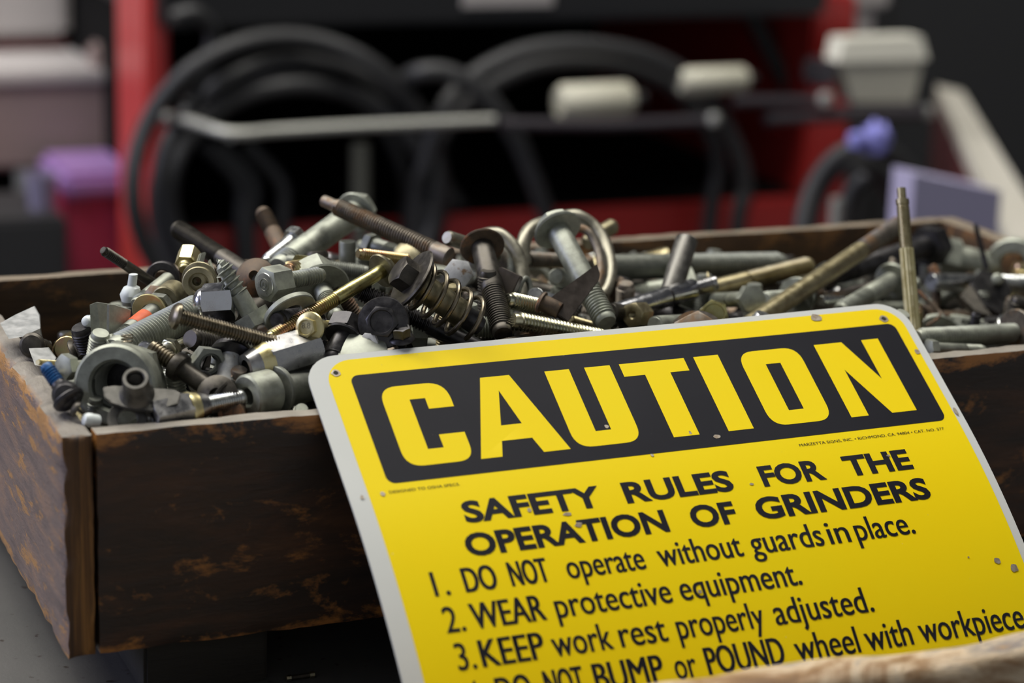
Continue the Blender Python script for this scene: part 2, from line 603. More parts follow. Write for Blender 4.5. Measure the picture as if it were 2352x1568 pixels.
chips = [(0, 12 + 17 * k + random.Random(k).uniform(-5, 5), cz(0), random.Random(k + 50).uniform(6, 13), random.Random(k + 99).uniform(1.0, 3.4)) for k in range(12)]
chips += [(0, 0, cz(-z_), 7, 1.8) for z_ in (12, 26, 44, 69, 79)] + [(0, 30, cz(-80), 9, 2), (0, 60, cz(-80), 8, 2)]
link('side_plank', plank('side_plank', 0, LT, 0, CD, cz(-CH), cz(0), ['wood_side', 'wood_grain', 'wood_inner'], lambda n: {'-y': 1, '+y': 1, '+x': 2}.get(n, 0), 0.9, 2.9, 3, chips), crate)
link('side_plank', plank('side_plank', CW - LT, CW, 0, CD, cz(-CH), cz(0), ['wood_inner', 'wood_grain'], lambda n: 1 if n in ('-y', '+y') else 0, 0.9, 5, 5), crate)
link('front_plank', plank('front_plank', LT + 0.3, CW - LT, 0.3, FT, cz(-CH), cz(0), ['wood_front', 'wood_inner'], lambda n: 1 if n == '+y' else 0, 0.8, 3.5, 7), crate)
link('back_plank', plank('back_plank', LT, CW - LT, CD - FT, CD, cz(-CH), cz(0), ['wood_inner'], lambda n: 0, 0.8, 5, 9), crate)
link('bottom_plank', plank('bottom_plank', LT, CW - LT, FT, CD - FT, cz(-CH), cz(-CH + 7), ['wood_inner'], lambda n: 0, 0.3, 12, 11), crate)
# corner groove between the end grain and the front plank
for x in (30, CW - 78):
    v, f = boxm(x, x + 46, 9, CD - 9, cz(TZ), cz(-CH), 1.2)
    link('foot_block', finish('foot_block', v, f, 'wood_foot'), crate)
# ------------------------------------------------------------------ the caution sign
SO = Vector((91.601, 20.813, 14.214))
SE1 = Vector((0.99980032, 0.01650201, 0.01126989))
SE2 = Vector((0.0199832, -0.8256308, -0.5638568))
SN = Vector((0, -0.563969, 0.825796))
SLEN = 178.0


def sp(u, v, h=0.0):
    """point of the bent sign: u across, v down its face, h proud of it"""
    k = 0.0016
    t = max(0.0, v - 60.0)
    e = max(0.0, 6.0 - v) * 0.0
    base = SO + SE1 * u + SE2 * v - SN * (k * t * t - e)
    n = (SN + SE2 * (2 * k * t)).normalized()
    wav = 0.35 * math.sin(u / 254 * 5.5 + 0.6) * max(0, 1 - v / 60)
    return base + n * (h + wav)


def rounded_sheet(u0, u1, v0, v1, r, h, thick, step=4.0, sh=False):
    rows = []
    vs = [v0 + r - r * math.cos(a * math.pi / 2 / 8) for a in range(9)] + \
         [v0 + r + (v1 - v0 - 2 * r) * k / int((v1 - v0 - 2 * r) / step + 1) for k in range(1, int((v1 - v0 - 2 * r) / step + 1))] + \
         [v1 - r + r * math.sin(a * math.pi / 2 / 8) for a in range(9)]
    nu = 24
    V, F = [], []
    for v in vs:
        ins = 0
        if v < v0 + r:
            ins = r - math.sqrt(max(0, r * r - (v0 + r - v) ** 2))
        if v > v1 - r:
            ins = r - math.sqrt(max(0, r * r - (v - v1 + r) ** 2))
        for k in range(nu + 1):
            u = u0 + ins + (u1 - u0 - 2 * ins) * k / nu
            V.append(sp(su(u) if sh else u, sv(u, v) if sh else v, h))
    nv = len(vs)
    N = len(V)
    if thick > 0:
        for v in vs:
            ins = 0
            if v < v0 + r:
                ins = r - math.sqrt(max(0, r * r - (v0 + r - v) ** 2))
            if v > v1 - r:
                ins = r - math.sqrt(max(0, r * r - (v - v1 + r) ** 2))
            for k in range(nu + 1):
                u = u0 + ins + (u1 - u0 - 2 * ins) * k / nu
                V.append(sp(u, v, h - thick))
    g = lambda i, j: i * (nu + 1) + j
    for i in range(nv - 1):
        for j in range(nu):
            F.append((g(i, j), g(i + 1, j), g(i + 1, j + 1), g(i, j + 1)))
            if thick > 0:
                F.append((N + g(i, j), N + g(i, j + 1), N + g(i + 1, j + 1), N + g(i + 1, j)))
    if thick > 0:
        b_ = [g(i, 0) for i in range(nv)] + [g(nv - 1, j) for j in range(1, nu + 1)] + [g(i, nu) for i in range(nv - 2, -1, -1)] + [g(0, j) for j in range(nu - 1, 0, -1)]
        for a, c in zip(b_, b_[1:] + b_[:1]):
            F.append((a, N + a, N + c, c))
    return V, F


def su(u):
    return u + 0.6 * (1 - (u / 254) ** 3)


def sv(u, v):
    return v * 1.041 + u * (0.002 + 0.00008 * v)


def sign_paint(name, c, rough, scratch=None, sc=0.72, c2=None):
    m, nt, b = new_mat(name)
    v = n_vec(nt)
    col = n_ramp(nt, n_noise(nt, 14, 4, 0.6, v), [(0.3, c), (0.7, c2 or c)])
    if scratch:
        s1 = n_noise(nt, 30, 8, 0.75, n_vec(nt, (1, 5, 5), (0.3, 0.5, 0.9)), 1.2)
        s2 = n_noise(nt, 45, 8, 0.75, n_vec(nt, (6, 1, 1), (0.6, 0.1, 0.4)), 0.8)
        for s in (s1, s2):
            col = n_mix(nt, n_range(nt, s, sc, sc + 0.10, 0, 0.55), col, scratch)
        sp_ = n_noise(nt, 420, 2, 0.4, v)
        col = n_mix(nt, n_range(nt, sp_, 0.79, 0.82, 0, 0.8), col, scratch)
    nt.links.new(col, b.inputs['Base Color'])
    b.inputs['Roughness'].default_value = rough
    b.inputs['Specular IOR Level'].default_value = 0.10
    return m


M['sign_white'] = sign_paint('white enamel', (0.60, 0.61, 0.58), 0.4, (0.30, 0.28, 0.25), 0.78, (0.56, 0.575, 0.55))
M['sign_yellow'] = sign_paint('yellow print', (0.86, 0.63, 0.004), 0.42, (0.62, 0.52, 0.16), 0.80, (0.84, 0.65, 0.006))
M['sign_black'] = sign_paint('black print', (0.011, 0.011, 0.015), 0.45, (0.13, 0.13, 0.14), 0.70, (0.015, 0.015, 0.020))
M['sign_letter'] = sign_paint('black lettering print', (0.010, 0.010, 0.015), 0.45, (0.22, 0.21, 0.20), 0.76, (0.02, 0.02, 0.026))
M['sign_hole'] = plain('dark hole', (0.01, 0.008, 0.006), 0.8)
M['bare'] = plain('chipped bare plate', (0.40, 0.36, 0.30), 0.45, 0.4, (0.24, 0.18, 0.12), 500)

sign = empty('caution_sign', 'yellow and black metal caution sign leaning on the front of the crate', 'sign', None, Matrix.Translation(W(sp(127, SLEN, 0))))
s_org = sp(127, SLEN, 0)


def sign_part(name, V, F, mat, label=None):
    me = finish(name, [tuple(Vector(p) - s_org) for p in V], F, mat, 40)
    o = link(name, me, sign)
    if label:
        o['label'] = label
    return o


sign_part('plate', *rounded_sheet(0, 254, 0, SLEN, 12.5, 0, 0.8), 'sign_white')
sign_part('yellow_field', *rounded_sheet(7.2, 250.5, 2.7, SLEN - 3, 10.5, 0.12, 0), 'sign_yellow')
sign_part('black_panel', *rounded_sheet(14.9, 245.8, 9.8, 57.1, 3.2, 0.2, 0, sh=True), 'sign_black')


def fill2d(loops):
    """planar filled mesh (with holes) from 2D loops, through a filled 2D curve"""
    cu = bpy.data.curves.new('outline', 'CURVE')
    cu.dimensions = '2D'
    cu.fill_mode = 'BOTH'
    for L_ in loops:
        s = cu.splines.new('POLY')
        s.points.add(len(L_) - 1)
        for q, (x, y) in zip(s.points, L_):
            q.co = (x, -y, 0, 1)
        s.use_cyclic_u = True
    o = bpy.data.objects.new('outline', cu)
    COL.objects.link(o)
    bpy.context.view_layer.update()
    me = bpy.data.meshes.new_from_object(o.evaluated_get(bpy.context.evaluated_depsgraph_get()))
    V = [(q.co.x, -q.co.y) for q in me.vertices]
    F = [tuple(p.vertices) for p in me.polygons]
    bpy.data.objects.remove(o)
    bpy.data.curves.remove(cu)
    bpy.data.meshes.remove(me)
    return V, F


def rpoly(pts):
    """polygon with rounded corners: points (x, y[, radius])"""
    out = []
    n = len(pts)
    for i in range(n):
        p = Vector(pts[i][:2])
        r = pts[i][2] if len(pts[i]) > 2 else 0
        if r <= 0:
            out.append(tuple(p))
            continue
        a = (Vector(pts[i - 1][:2]) - p).normalized()
        b = (Vector(pts[(i + 1) % n][:2]) - p).normalized()
        s, e = p + a * r, p + b * r
        for k in range(9):
            t = k / 8
            out.append(tuple((1 - t) ** 2 * s + 2 * t * (1 - t) * p + t * t * e))
    return out


T_, B_ = 16.4, 51.2
LET = {
    'C': [[(23.7, T_, 7), (49.6, T_, 8), (49.6, 27.6), (39.9, 27.6), (39.9, 22.8), (33.9, 22.8), (33.9, 44.6), (39.9, 44.6), (39.9, 39.0), (49.8, 39.0), (49.8, B_, 6.5), (23.7, B_, 7)]],
    'A': [[(63.7, T_), (75.3, T_), (87.2, B_), (76.6, B_), (74.3, 44.6), (62.4, 44.6), (60.3, B_), (52.0, B_)], [(68.9, 22.8), (72.6, 38.0), (64.4, 38.0)]],
    'U': [[(89.6, T_), (99.7, T_), (99.7, 44.8), (106.0, 44.8), (106.0, T_), (116.6, T_), (116.6, B_, 7), (89.6, B_, 7)]],
    'T': [[(120.5, T_), (148.1, T_), (148.1, 22.3), (139.9, 22.3), (139.9, B_), (129.2, B_), (129.2, 22.3), (120.5, 22.3)]],
    'I': [[(152.2, T_), (162.9, T_), (162.9, B_), (152.2, B_)]],
    'O': [[(171.0, T_, 7), (197.8, T_, 7), (197.8, B_, 7), (171.0, B_, 7)], [(181.0, 23.0), (187.5, 23.0), (187.5, 44.9), (181.0, 44.9)]],
    'N': [[(205.6, T_), (218.2, T_), (227.3, 35.3), (227.3, T_), (235.0, T_), (235.0, B_), (223.9, B_), (213.3, 29.3), (213.3, B_), (205.6, B_)]],
}
for ch, loops in LET.items():
    V, F = fill2d([rpoly(l) for l in loops])
    o = sign_part('header_letter', [sp(su(x), sv(x, y), 0.27) for x, y in V], F, 'sign_yellow', 'yellow letter %s' % ch)


def lettering(name, body, u0, u1, v0, v1, bold=0.03, label=None, wt=0.0):
    """flat text whose capital height spans v0..v1 and whose width spans u0..u1"""
    def mesh_of(s, ofs):
        cu = bpy.data.curves.new('text', 'FONT')
        cu.body = s
        cu.offset = ofs
        cu.resolution_u = 4
        o = bpy.data.objects.new('text', cu)
        COL.objects.link(o)
        bpy.context.view_layer.update()
        me = bpy.data.meshes.new_from_object(o.evaluated_get(bpy.context.evaluated_depsgraph_get()))
        V = [(q.co.x, q.co.y) for q in me.vertices]
        F = [tuple(p.vertices) for p in me.polygons]
        bpy.data.objects.remove(o)
        bpy.data.curves.remove(cu)
        bpy.data.meshes.remove(me)
        return V, F
    V, F = mesh_of(body, bold)
    H_, _ = mesh_of('H', bold)
    ch_ = max(y for x, y in H_); cb = min(y for x, y in H_)
    x0 = min(x for x, y in V); x1 = max(x for x, y in V)
    k = (v1 - v0) / (ch_ - cb)
    P, G = [], []
    for n_, sh in enumerate((-wt, 0.0, wt) if wt else (0.0,)):
        for x, y in V:                            # heavier upright strokes: the outline struck three times, a hair apart
            u = u0 + wt + (x - x0) / (x1 - x0) * (u1 - u0 - 2 * wt) + sh
            v = v1 - (y - cb) * k
            P.append(sp(u if v0 > 91 else su(u), sv(u, v), 0.26 + 0.004 * n_))
        G += [tuple(i + n_ * len(V) for i in f) for f in F]
    return sign_part(name, P, G, 'sign_letter', label)


for body, a, b in (('SAFETY', 38.0, 91.2), ('RULES', 100.3, 144.2), ('FOR', 156.4, 183.0), ('THE', 192.4, 221.2)):
    lettering('title_word', body, a, b, 67.6, 76.2, 0.035, 'black word %s' % body)
for body, a, b in (('OPERATION', 34.7, 112.6), ('OF', 122.2, 140.5), ('GRINDERS', 149.0, 223.2)):
    lettering('title_word', body, a, b, 80.2, 88.9, 0.035, 'black word %s' % body)
RULES_ = [
    (92.6, 101.4, [('1.', 19.2, 25.0), ('DO', 30.5, 42.8), ('NOT', 47.6, 62.3), ('operate', 69.0, 99.2), ('without', 104.6, 138.2), ('guards', 141.7, 171.7), ('in', 173.9, 182.8), ('place.', 185.4, 210.4)]),
    (105.5, 114.4, [('2.', 19.6, 26.8), ('WEAR', 29.5, 56.6), ('protective', 60.4, 105.0), ('equipment.', 108.4, 157.0)]),
    (118.2, 127.2, [('3.', 20.3, 27.0), ('KEEP', 29.0, 52.6), ('work', 55.3, 77.8), ('rest', 80.6, 98.8), ('properly', 102.8, 137.3), ('adjusted.', 141.4, 181.9)]),
    (131.2, 140.2, [('4.', 21.0, 27.3), ('DO', 31.4, 44.1), ('NOT', 48.9, 63.5), ('BUMP', 67.2, 93.6), ('or', 97.6, 106.1), ('POUND', 110.0, 140.9), ('wheel', 145.3, 171.3), ('with', 174.0, 193.4), ('workpiece.', 196.7, 243.9)]),
]
for v0, v1, ws in RULES_:
    for body, a, b in ws:
        lettering('rule_word', body, a, b, v0, v1, 0.0, 'black word %s' % body, 0.28 if body.isupper() else (0.16 if len(body) > 2 or body == 'in' else 0.12))
lettering('maker_line', 'MARZETTA SIGNS, INC. \u2022 RICHMOND, CA. 94804 \u2022 CAT. NO. 577', 178.0, 242.4, 60.15, 61.3, 0.0)
lettering('small_print', 'DESIGNED TO OSHA SPECS.', 14.2, 40.6, 59.9, 61.0, 0.0)
# mounting holes and chips in the print
for (u, v, r) in ((10.9, 8.3, 0.95), (242.6, 8.2, 1.05)):
    for rr, hh, mm in ((r * 1.75, 0.30, 'bare'), (r, 0.36, 'sign_hole')):
        pts = [(u + rr * math.cos(a * 0.5236) * (1 + 0.2 * math.sin(a * 2.3)), v + rr * math.sin(a * 0.5236)) for a in range(12)]
        V, F = fill2d([pts])
        sign_part('screw_hole' if mm == 'sign_hole' else 'worn_ring', [sp(x, y, hh) for x, y in V], F, mm)
rng = random.Random(8)
chl = [(213.5, 4.2, 3.4, 2.6), (12.3, 63.4, 1.3, 1.2), (4.5, 63.8, 0.8, 1.0), (63.0, 77.6, 1.2, 1.0), (76.5, 81.2, 2.2, 0.9), (79.4, 86.0, 2.0, 1.3), (105.2, 45.6, 1.1, 1.1), (118.0, 60.9, 0.9, 0.9), (137.0, 52.9, 0.8, 1.0), (147.0, 56.0, 1.8, 1.1),
       (152, 78.7, 1.0, 0.6), (213.0, 74.0, 1.0, 0.6), (239.5, 123, 1.7, 1.4), (245.5, 126.5, 2.0, 2.2), (116.0, 118.0, 1.2, 0.9), (251.6, 57.5, 0.9, 2.5), (249.2, 26.5, 1.3, 1.6), (228, 120, 0.6, 0.5)]
for (u, v, a_, b_) in chl:
    n_ = 9
    pts = [(u + a_ * math.cos(2 * math.pi * k / n_) * rng.uniform(0.55, 1), v + b_ * math.sin(2 * math.pi * k / n_) * rng.uniform(0.55, 1)) for k in range(n_)]
    V, F = fill2d([pts])
    sign_part('paint_chip', [sp(x, y, 0.33) for x, y in V], F, 'bare')

# ------------------------------------------------------------------ weathered board lying in front of the sign's foot
A_, B2 = Vector((40, -150, 0)), Vector((372, -150, 0))
ang = math.atan2(B2.y - A_.y, B2.x - A_.x)
bd = empty('weathered_board', 'pale weathered board on edge in front of the foot of the sign', 'board', None, Matrix.Translation(W((A_.x, A_.y, TZ))) @ Matrix.Rotation(ang, 4, 'Z'))
V, F = [], []
nL, nS = 90, 20
for i in range(nL + 1):
    x = -30 + 400 * i / nL
    for k in range(nS):
        a = 2 * math.pi * k / nS
        # rounded rectangle section 21 deep, 52 tall
        cx, cz_ = math.cos(a), math.sin(a)
        y = -10.5 + 10.5 * math.copysign(abs(cx) ** 0.55, cx)
        z = 28.5 + 28.5 * math.copysign(abs(cz_) ** 0.4, cz_)
        q = Vector((x * 0.02, y * 0.05, z * 0.05))
        w = noise.noise(q) * 1.6 + noise.noise(q * 3) * 0.7
        top = max(0, (z - 28) / 28)
        V.append((x, y + w * (0.6 + top), z + (w * 1.0 if z > 3 else 0)))
for i in range(nL):
    for k in range(nS):
        k2 = (k + 1) % nS
        F.append((i * nS + k, i * nS + k2, (i + 1) * nS + k2, (i + 1) * nS + k))
F.append(tuple(reversed(range(nS))))
F.append(tuple(range(nL * nS, (nL + 1) * nS)))
bd.empty_display_size = 0.02
link('board_body', finish('board_body', V, F, 'wood_board', 60), bd)

# small pin on the bench beside the foot block
p = at(690, 1553, 0)
d_ = ray(690, 1553)
p = C0 + d_ * ((TZ + 1.2 - C0.z) / d_.z)
pin = empty('split_pin', 'tiny bright pin lying on the bench in front of the foot block', 'pin', None, Matrix.Translation(W(p)))
v, f = tube([(-5, 0, 0), (5, 0.3, 0)], 1.1, 8)
link('pin_body', finish('pin_body', v, f, 'brownblack'), pin)
for x in (-4.6, 4.4):
    v, f = tube([(x - 0.9, 0, 0.1), (x + 0.9, 0, 0.1)], 1.25, 8)
    link('pin_end', finish('pin_end', v, f, 'zincgold'), pin)

# ------------------------------------------------------------------ behind the bench: red cart with hoses, machine parts
M['red'] = plain('red enamel', (0.50, 0.035, 0.03), 0.35, 0, (0.44, 0.03, 0.028), 3)
M['redlit'] = plain('lit red panel', (0.62, 0.07, 0.06), 0.35, 0, (0.55, 0.05, 0.05), 3)  # brighter copy of the red enamel, the light put into its colour
M['blackpaint'] = plain('black powder coat', (0.010, 0.010, 0.011), 0.45)
M['dark'] = plain('matt black and bay shade', (0.004, 0.004, 0.004), 0.8, spec=0.1)  # near-black that also stands in for the shade inside the cart bay
M['hose'] = plain('black rubber hose', (0.028, 0.028, 0.029), 0.5)
M['rod'] = plain('grey steel rod', (0.42, 0.42, 0.38), 0.45, 0.55)
M['blackrod'] = plain('black gloss rod', (0.10, 0.09, 0.10), 0.28, 0.7)
M['cream'] = plain('cream plastic', (0.50, 0.48, 0.38), 0.5, 0, (0.45, 0.43, 0.33), 20)
M['creamroll'] = plain('ivory roller plastic', (0.52, 0.50, 0.40), 0.5)
M['beige'] = plain('pinkish beige enamel', (0.34, 0.25, 0.22), 0.5, 0, (0.27, 0.21, 0.20), 4)
M['palegrey'] = plain('pale warm grey enamel', (0.44, 0.41, 0.40), 0.5)
M['offwhite'] = plain('off white plastic case', (0.50, 0.48, 0.40), 0.5)
M['caselid'] = plain('off white lid', (0.74, 0.72, 0.62), 0.5)
M['magenta'] = plain('dark magenta plastic', (0.27, 0.025, 0.085), 0.4, 0, (0.33, 0.03, 0.06), 5)
M['tube'] = plain('dull grey tube', (0.12, 0.12, 0.10), 0.5, 0.3)
M['lilacboard'] = plain('lilac grey board', (0.42, 0.39, 0.56), 0.6)
M['lilac'] = plain('lilac plastic', (0.30, 0.17, 0.40), 0.45)
M['mauve'] = plain('mauve grey plastic', (0.20, 0.18, 0.27), 0.6)
M['violet'] = plain('violet blue cloth', (0.24, 0.24, 0.62), 0.7)
M['creamwood'] = plain('cream worn bench edge', (0.56, 0.53, 0.46), 0.6)
M['darkred'] = plain('dark red painted side', (0.13, 0.03, 0.03), 0.5)
M['charcoal'] = plain('charcoal enamel', (0.022, 0.022, 0.023), 0.5)


def wbox(name, X0, X1, Y0, Y1, Z0, Z1, mat, parent, bev=0.0, origin=None):
    """box in working millimetres, child of parent (an Empty without rotation)"""
    org = parent.location if parent else Vector((0, 0, 0))
    v, f = boxm(X0, X1, Y0, Y1, Z0, Z1, bev)
    v = [tuple((Vector((a * MM, b * MM, c * MM + RIM)) - org) * 1000) for a, b, c in v]
    return link(name, finish(name, v, f, mat, 40, bev > 0), parent)


def wmesh(name, VF, mat, parent, sharp=40):
    org = parent.location
    v = [tuple((W(a) - org) * 1000) for a in VF[0]]
    return link(name, finish(name, v, VF[1], mat, sharp), parent)


def root(name, label, cat, p, group=None):
    return empty(name, label, cat, group, Matrix.Translation(W(p)))


FLZ = -RIM * 1000
YC = 1120.0                                     # front of the cart
xl = at(285, 250, YC).x; xr = at(1955, 250, YC).x
ztray0 = at(1100, 42, YC).z
zsh = at(1100, 494, YC).z
cart = root('tool_cart', 'red steel tool cart with black top tray and open bay painted dark as shade', 'cart', ((xl + xr) / 2, YC + 200, FLZ))
wbox('side_panel', at(335, 250, YC).x, at(392, 250, YC).x, YC, YC + 105, FLZ + 90, at(360, -140, YC).z, 'redlit', cart, 4)
wbox('side_sheet', at(380, 250, YC).x, at(392, 250, YC).x, YC + 90, YC + 500, FLZ + 90, ztray0, 'dark', cart)
wbox('side_panel', at(1860, 250, YC).x, xr, YC, YC + 500, FLZ + 90, ztray0 + 15, 'red', cart, 4)
wbox('back_panel', at(392, 250, YC).x, xr, YC + 480, YC + 500, FLZ + 90, ztray0, 'dark', cart)  # black colour carries the shade at the back of the bay
wbox('bay_shade', at(392, 250, YC).x, at(400, 250, YC).x, YC + 2, YC + 480, zsh - 30, ztray0, 'dark', cart)  # dark sheet painted as the bay's shade
wbox('shelf', at(392, 250, YC).x, at(1860, 250, YC).x, YC + 6, YC + 480, zsh - 130, zsh, 'red', cart, 3)
wbox('shelf_shade', at(395, 250, YC).x, at(1850, 250, YC).x, YC + 9, YC + 478, zsh, zsh + 4, 'dark', cart)  # dark sheet standing in for shade on top of the shelf
wbox('drawer_front', at(400, 250, YC).x, at(1850, 250, YC).x, YC + 14, YC + 480, FLZ + 120, zsh - 140, 'red', cart, 3)
wbox('top_tray', at(385, 250, YC).x - 10, at(1850, 250, YC).x, YC - 30, YC + 510, ztray0, ztray0 + 75, 'blackpaint', cart, 5)
for x in (xl + 60, xr - 60):
    for y in (YC + 60, YC + 440):
        V, F = lathe([(0, -14), (40, -14), (45, -8), (45, 8), (40, 14), (0, 14)], 20)
        V = [(x + c, y + a, FLZ + 45 + b) for a, b, c in V]
        wmesh('wheel', (V, F), 'dark', cart)
# white label on the tray's front
lb = wbox('tray_label', at(1062, 0, YC - 32).x, at(1272, 0, YC - 32).x, YC - 33, YC - 29.5, at(1160, 16, YC - 32).z, at(1160, -60, YC - 32).z, 'palegrey', cart, 1)


def hose(name, label, ctrl, w, mat='hose', cat='hose', group=None, n=8):
    """round hose through (px, py, Y) control points, w pixels wide"""
    C_ = [at(*c) for c in ctrl]
    if ctrl[-1][1] > 500:                         # runs on down to the floor
        q = C_[-1]
        C_ += [Vector((q.x + 10, q.y, (q.z + FLZ) / 2)), Vector((q.x + 20, q.y - 10, FLZ + 9))]
    r = w / 2 * dep(C_[len(ctrl) // 2]) / FPX
    P = smooth_pts(C_, n)
    o = root(name, label, cat, P[0], group)
    wmesh(name + '_tube' if not name.endswith('cable') else 'cable_run', tube(P, r, 12), mat, o)
    return o


Y1 = YC - 45
# left coil: four loops hanging on the rail
coil = root('hose_coil', 'large black hose coil hanging behind the left half of the crate', 'hose', at(680, 150, Y1))
for k, (cx, cy, rx, ry, yy) in enumerate(((655, 430, 350, 345, Y1), (690, 440, 325, 300, Y1 + 22), (690, 450, 300, 255, Y1 + 8), (650, 470, 290, 300, Y1 + 40))):
    pts = [at(cx + rx * math.cos(a * math.pi / 24), cy - ry * math.sin(a * math.pi / 24), yy + 6 * math.sin(a * 0.7 + k)) for a in range(48)]
    wmesh('hose_loop', tube(pts, 7.6, 12, True), 'hose', coil)
for k, (x0, x1) in enumerate(((560, 545), (590, 560), (655, 640))):
    wmesh('hose_end', tube(smooth_pts([at(x0 - 90, 330, Y1 + 50), at(x0 - 10, 420, Y1 + 45), at(x1 + 10, 520, Y1 + 40), at(x1 + 20, 700, Y1 + 40)]), 7, 10), 'hose', coil)
coil2 = root('hose_coil', 'loose black hose coil hanging behind the middle of the crate', 'hose', at(1330, 110, Y1))
for pts in ([(955, 560, Y1 + 10), (975, 380, Y1), (1040, 220, Y1), (1170, 130, Y1), (1330, 105, Y1), (1500, 135, Y1), (1620, 215, Y1), (1690, 340, Y1), (1712, 440, Y1), (1690, 580, Y1)],
            [(1000, 560, Y1 + 45), (985, 390, Y1 + 30), (1060, 250, Y1 + 30), (1200, 160, Y1 + 25), (1340, 140, Y1 + 25), (1480, 165, Y1 + 25), (1590, 240, Y1 + 25), (1650, 370, Y1 + 25), (1625, 580, Y1 + 25)]):
    pp = [at(*c) for c in pts]
    for e in (0, -1):                             # both ends run on down to the floor
        q = pp[e]
        ext_ = [Vector((q.x, q.y, (q.z + FLZ) / 2)), Vector((q.x + 20, q.y - 10, FLZ + 9))]
        pp = ext_[::-1] + pp if e == 0 else pp + ext_
    wmesh('hose_loop', tube(smooth_pts(pp), 8.0, 12), 'hose', coil2)
hose('power_cable', 'black cable arching over the rail and down behind the crate', [(905, 200, Y1 + 30), (960, 168, Y1 - 20), (1030, 168, Y1 - 30), (1110, 215, Y1 - 35), (1180, 310, Y1 - 35), (1225, 410, Y1 - 35), (1262, 520, Y1 - 30), (1290, 640, Y1 - 30)], 44, cat='cable')
hose('thin_cable', 'thin dark cable sloping down below the rail', [(960, 330, Y1 + 90), (1000, 390, Y1 + 80), (1050, 470, Y1 + 70), (1110, 560, Y1 + 60), (1160, 640, Y1 + 60)], 40, cat='cable')
hose('strap_cable', 'dark strap running slantwise in the right end of the cart bay', [(1700, -20, Y1 + 120), (1740, 60, Y1 + 110), (1790, 160, Y1 + 100), (1850, 260, Y1 + 90)], 42, cat='cable')
hose('loop_cable', 'dark cable loop against the red post at the left of the cart', [(395, 40, Y1), (450, 30, Y1), (490, 80, Y1 + 10), (470, 160, Y1 + 10), (430, 240, Y1)], 38, cat='cable')
coil3 = root('hose_reel', 'small dark hose coil on a post behind the right end of the crate', 'hose', at(1950, 420, 900))
for k, (cx, cy, rx, ry) in enumerate(((1990, 560, 150, 225), (1965, 570, 110, 200), (2010, 590, 90, 190))):
    pts = [at(cx + rx * math.cos(a * math.pi / 20), cy - ry * math.sin(a * math.pi / 20), 880 + 25 * k + 8 * math.sin(a * 0.5)) for a in range(40)]
    wmesh('hose_loop', tube(pts, 7.5, 10, True), 'hose', coil3)
p_ = at(1985, 560, 930)
wmesh('post', tube([p_, (p_.x, p_.y, FLZ)], 9, 10), 'dark', coil3)
wmesh('hose_fitting', tube([at(1915, 560, 860), at(1922, 455, 860)], 5.0, 10), 'rod', coil3)

# chrome hook rail in front of the cart, and its upright
YR = YC - 95
rail = root('hook_rail', 'bent grey steel rail across the front of the hose coil', 'rail', at(370, 268, YR))
wmesh('rail_rod', tube(smooth_pts([at(368, 266, YR + 80), at(440, 280, YR + 40), at(530, 306, YR), at(640, 300, YR), at(800, 291, YR), at(1000, 282, YR), at(1135, 276, YR)], 5), 4.3, 12), 'rod', rail)
wmesh('rail_arm', tube([at(530, 312, YR), at(530, 312, YC + 10)], 4.3, 10), 'rod', rail)
V, F = lathe([(0, -7), (6, -5), (7.5, 0), (6, 5), (0, 7)], 16)
V = [tuple(Vector(q) + at(370, 268, YR + 80)) for q in V]
wmesh('rod_end', (V, F), 'zinc', rail)
up = root('support_tube', 'upright grey tube behind the hook rail', 'tube', at(828, 600, YC - 30))
wmesh('tube_body', tube([at(828, 330, YC - 30), at(828, 700, YC - 30)], 8.5, 14), 'tube', up)
rail2 = root('black_rail', 'black gloss rail to the right of the bent grey one', 'rail', at(1150, 282, YR))
wmesh('rail_rod', tube([at(1150, 284, YR), at(1400, 286, YR), at(1648, 276, YR)], 5, 12), 'blackrod', rail2)
V, F = lathe([(0, -6), (5, -4.5), (6.6, 0), (5, 4.5), (0, 6)], 16)
wmesh('rod_end', ([tuple(Vector(q) + at(1640, 274, YR - 4)) for q in V], F), 'rod', rail2)
rail3 = root('black_rail', 'upper black arm running under the off-white case', 'rail', at(1690, 236, YR))
wmesh('rail_rod', tube([at(1690, 232, YR), at(1900, 232, YR)], 5.2, 12), 'blackrod', rail3)
V, F = lathe([(0, -7), (6, -5), (7.4, 0), (6, 5), (0, 7)], 16)
wmesh('rod_end', ([tuple(Vector(q) + at(1896, 228, YR - 5)) for q in V], F), 'rod', rail3)
rail4 = root('black_rail', 'lower black arm reaching right below the off-white case', 'rail', at(1760, 268, YR))
wmesh('rail_rod', tube([at(1760, 272, YR), at(1950, 262, YR), at(2130, 256, YR)], 6.5, 12), 'blackrod', rail4)
V, F = lathe([(0, -7), (6, -5), (7.4, 0), (6, 5), (0, 7)], 16)
wmesh('rod_end', ([tuple(Vector(q) + at(2128, 256, YR)) for q in V], F), 'rod', rail4)

# cream rollers in the cart bay


def roller(x0, y0, x1, y1, w, Y, lab):
    a, b = at(x0, y0, Y), at(x1, y1, Y)
    r = w / 2 * dep(a) / FPX
    o = root('roller', lab, 'roller', a)
    L = (b - a).length
    V, F = lathe([(0, 0), (r * 0.8, 0), (r, r * 0.3), (r, L - r * 0.3), (r * 0.8, L), (0, L)], 24)
    q = (b - a).to_track_quat('Z', 'Y').to_matrix()
    wmesh('roller_body', ([tuple(a + q @ Vector(p)) for p in V], F), 'creamroll', o)
    V, F = lathe([(0, L), (r * 0.45, L), (r * 0.45, L + r * 0.8), (0, L + r * 0.8)], 16)
    wmesh('axle', ([tuple(a + q @ Vector(p)) for p in V], F), 'blackpaint', o)


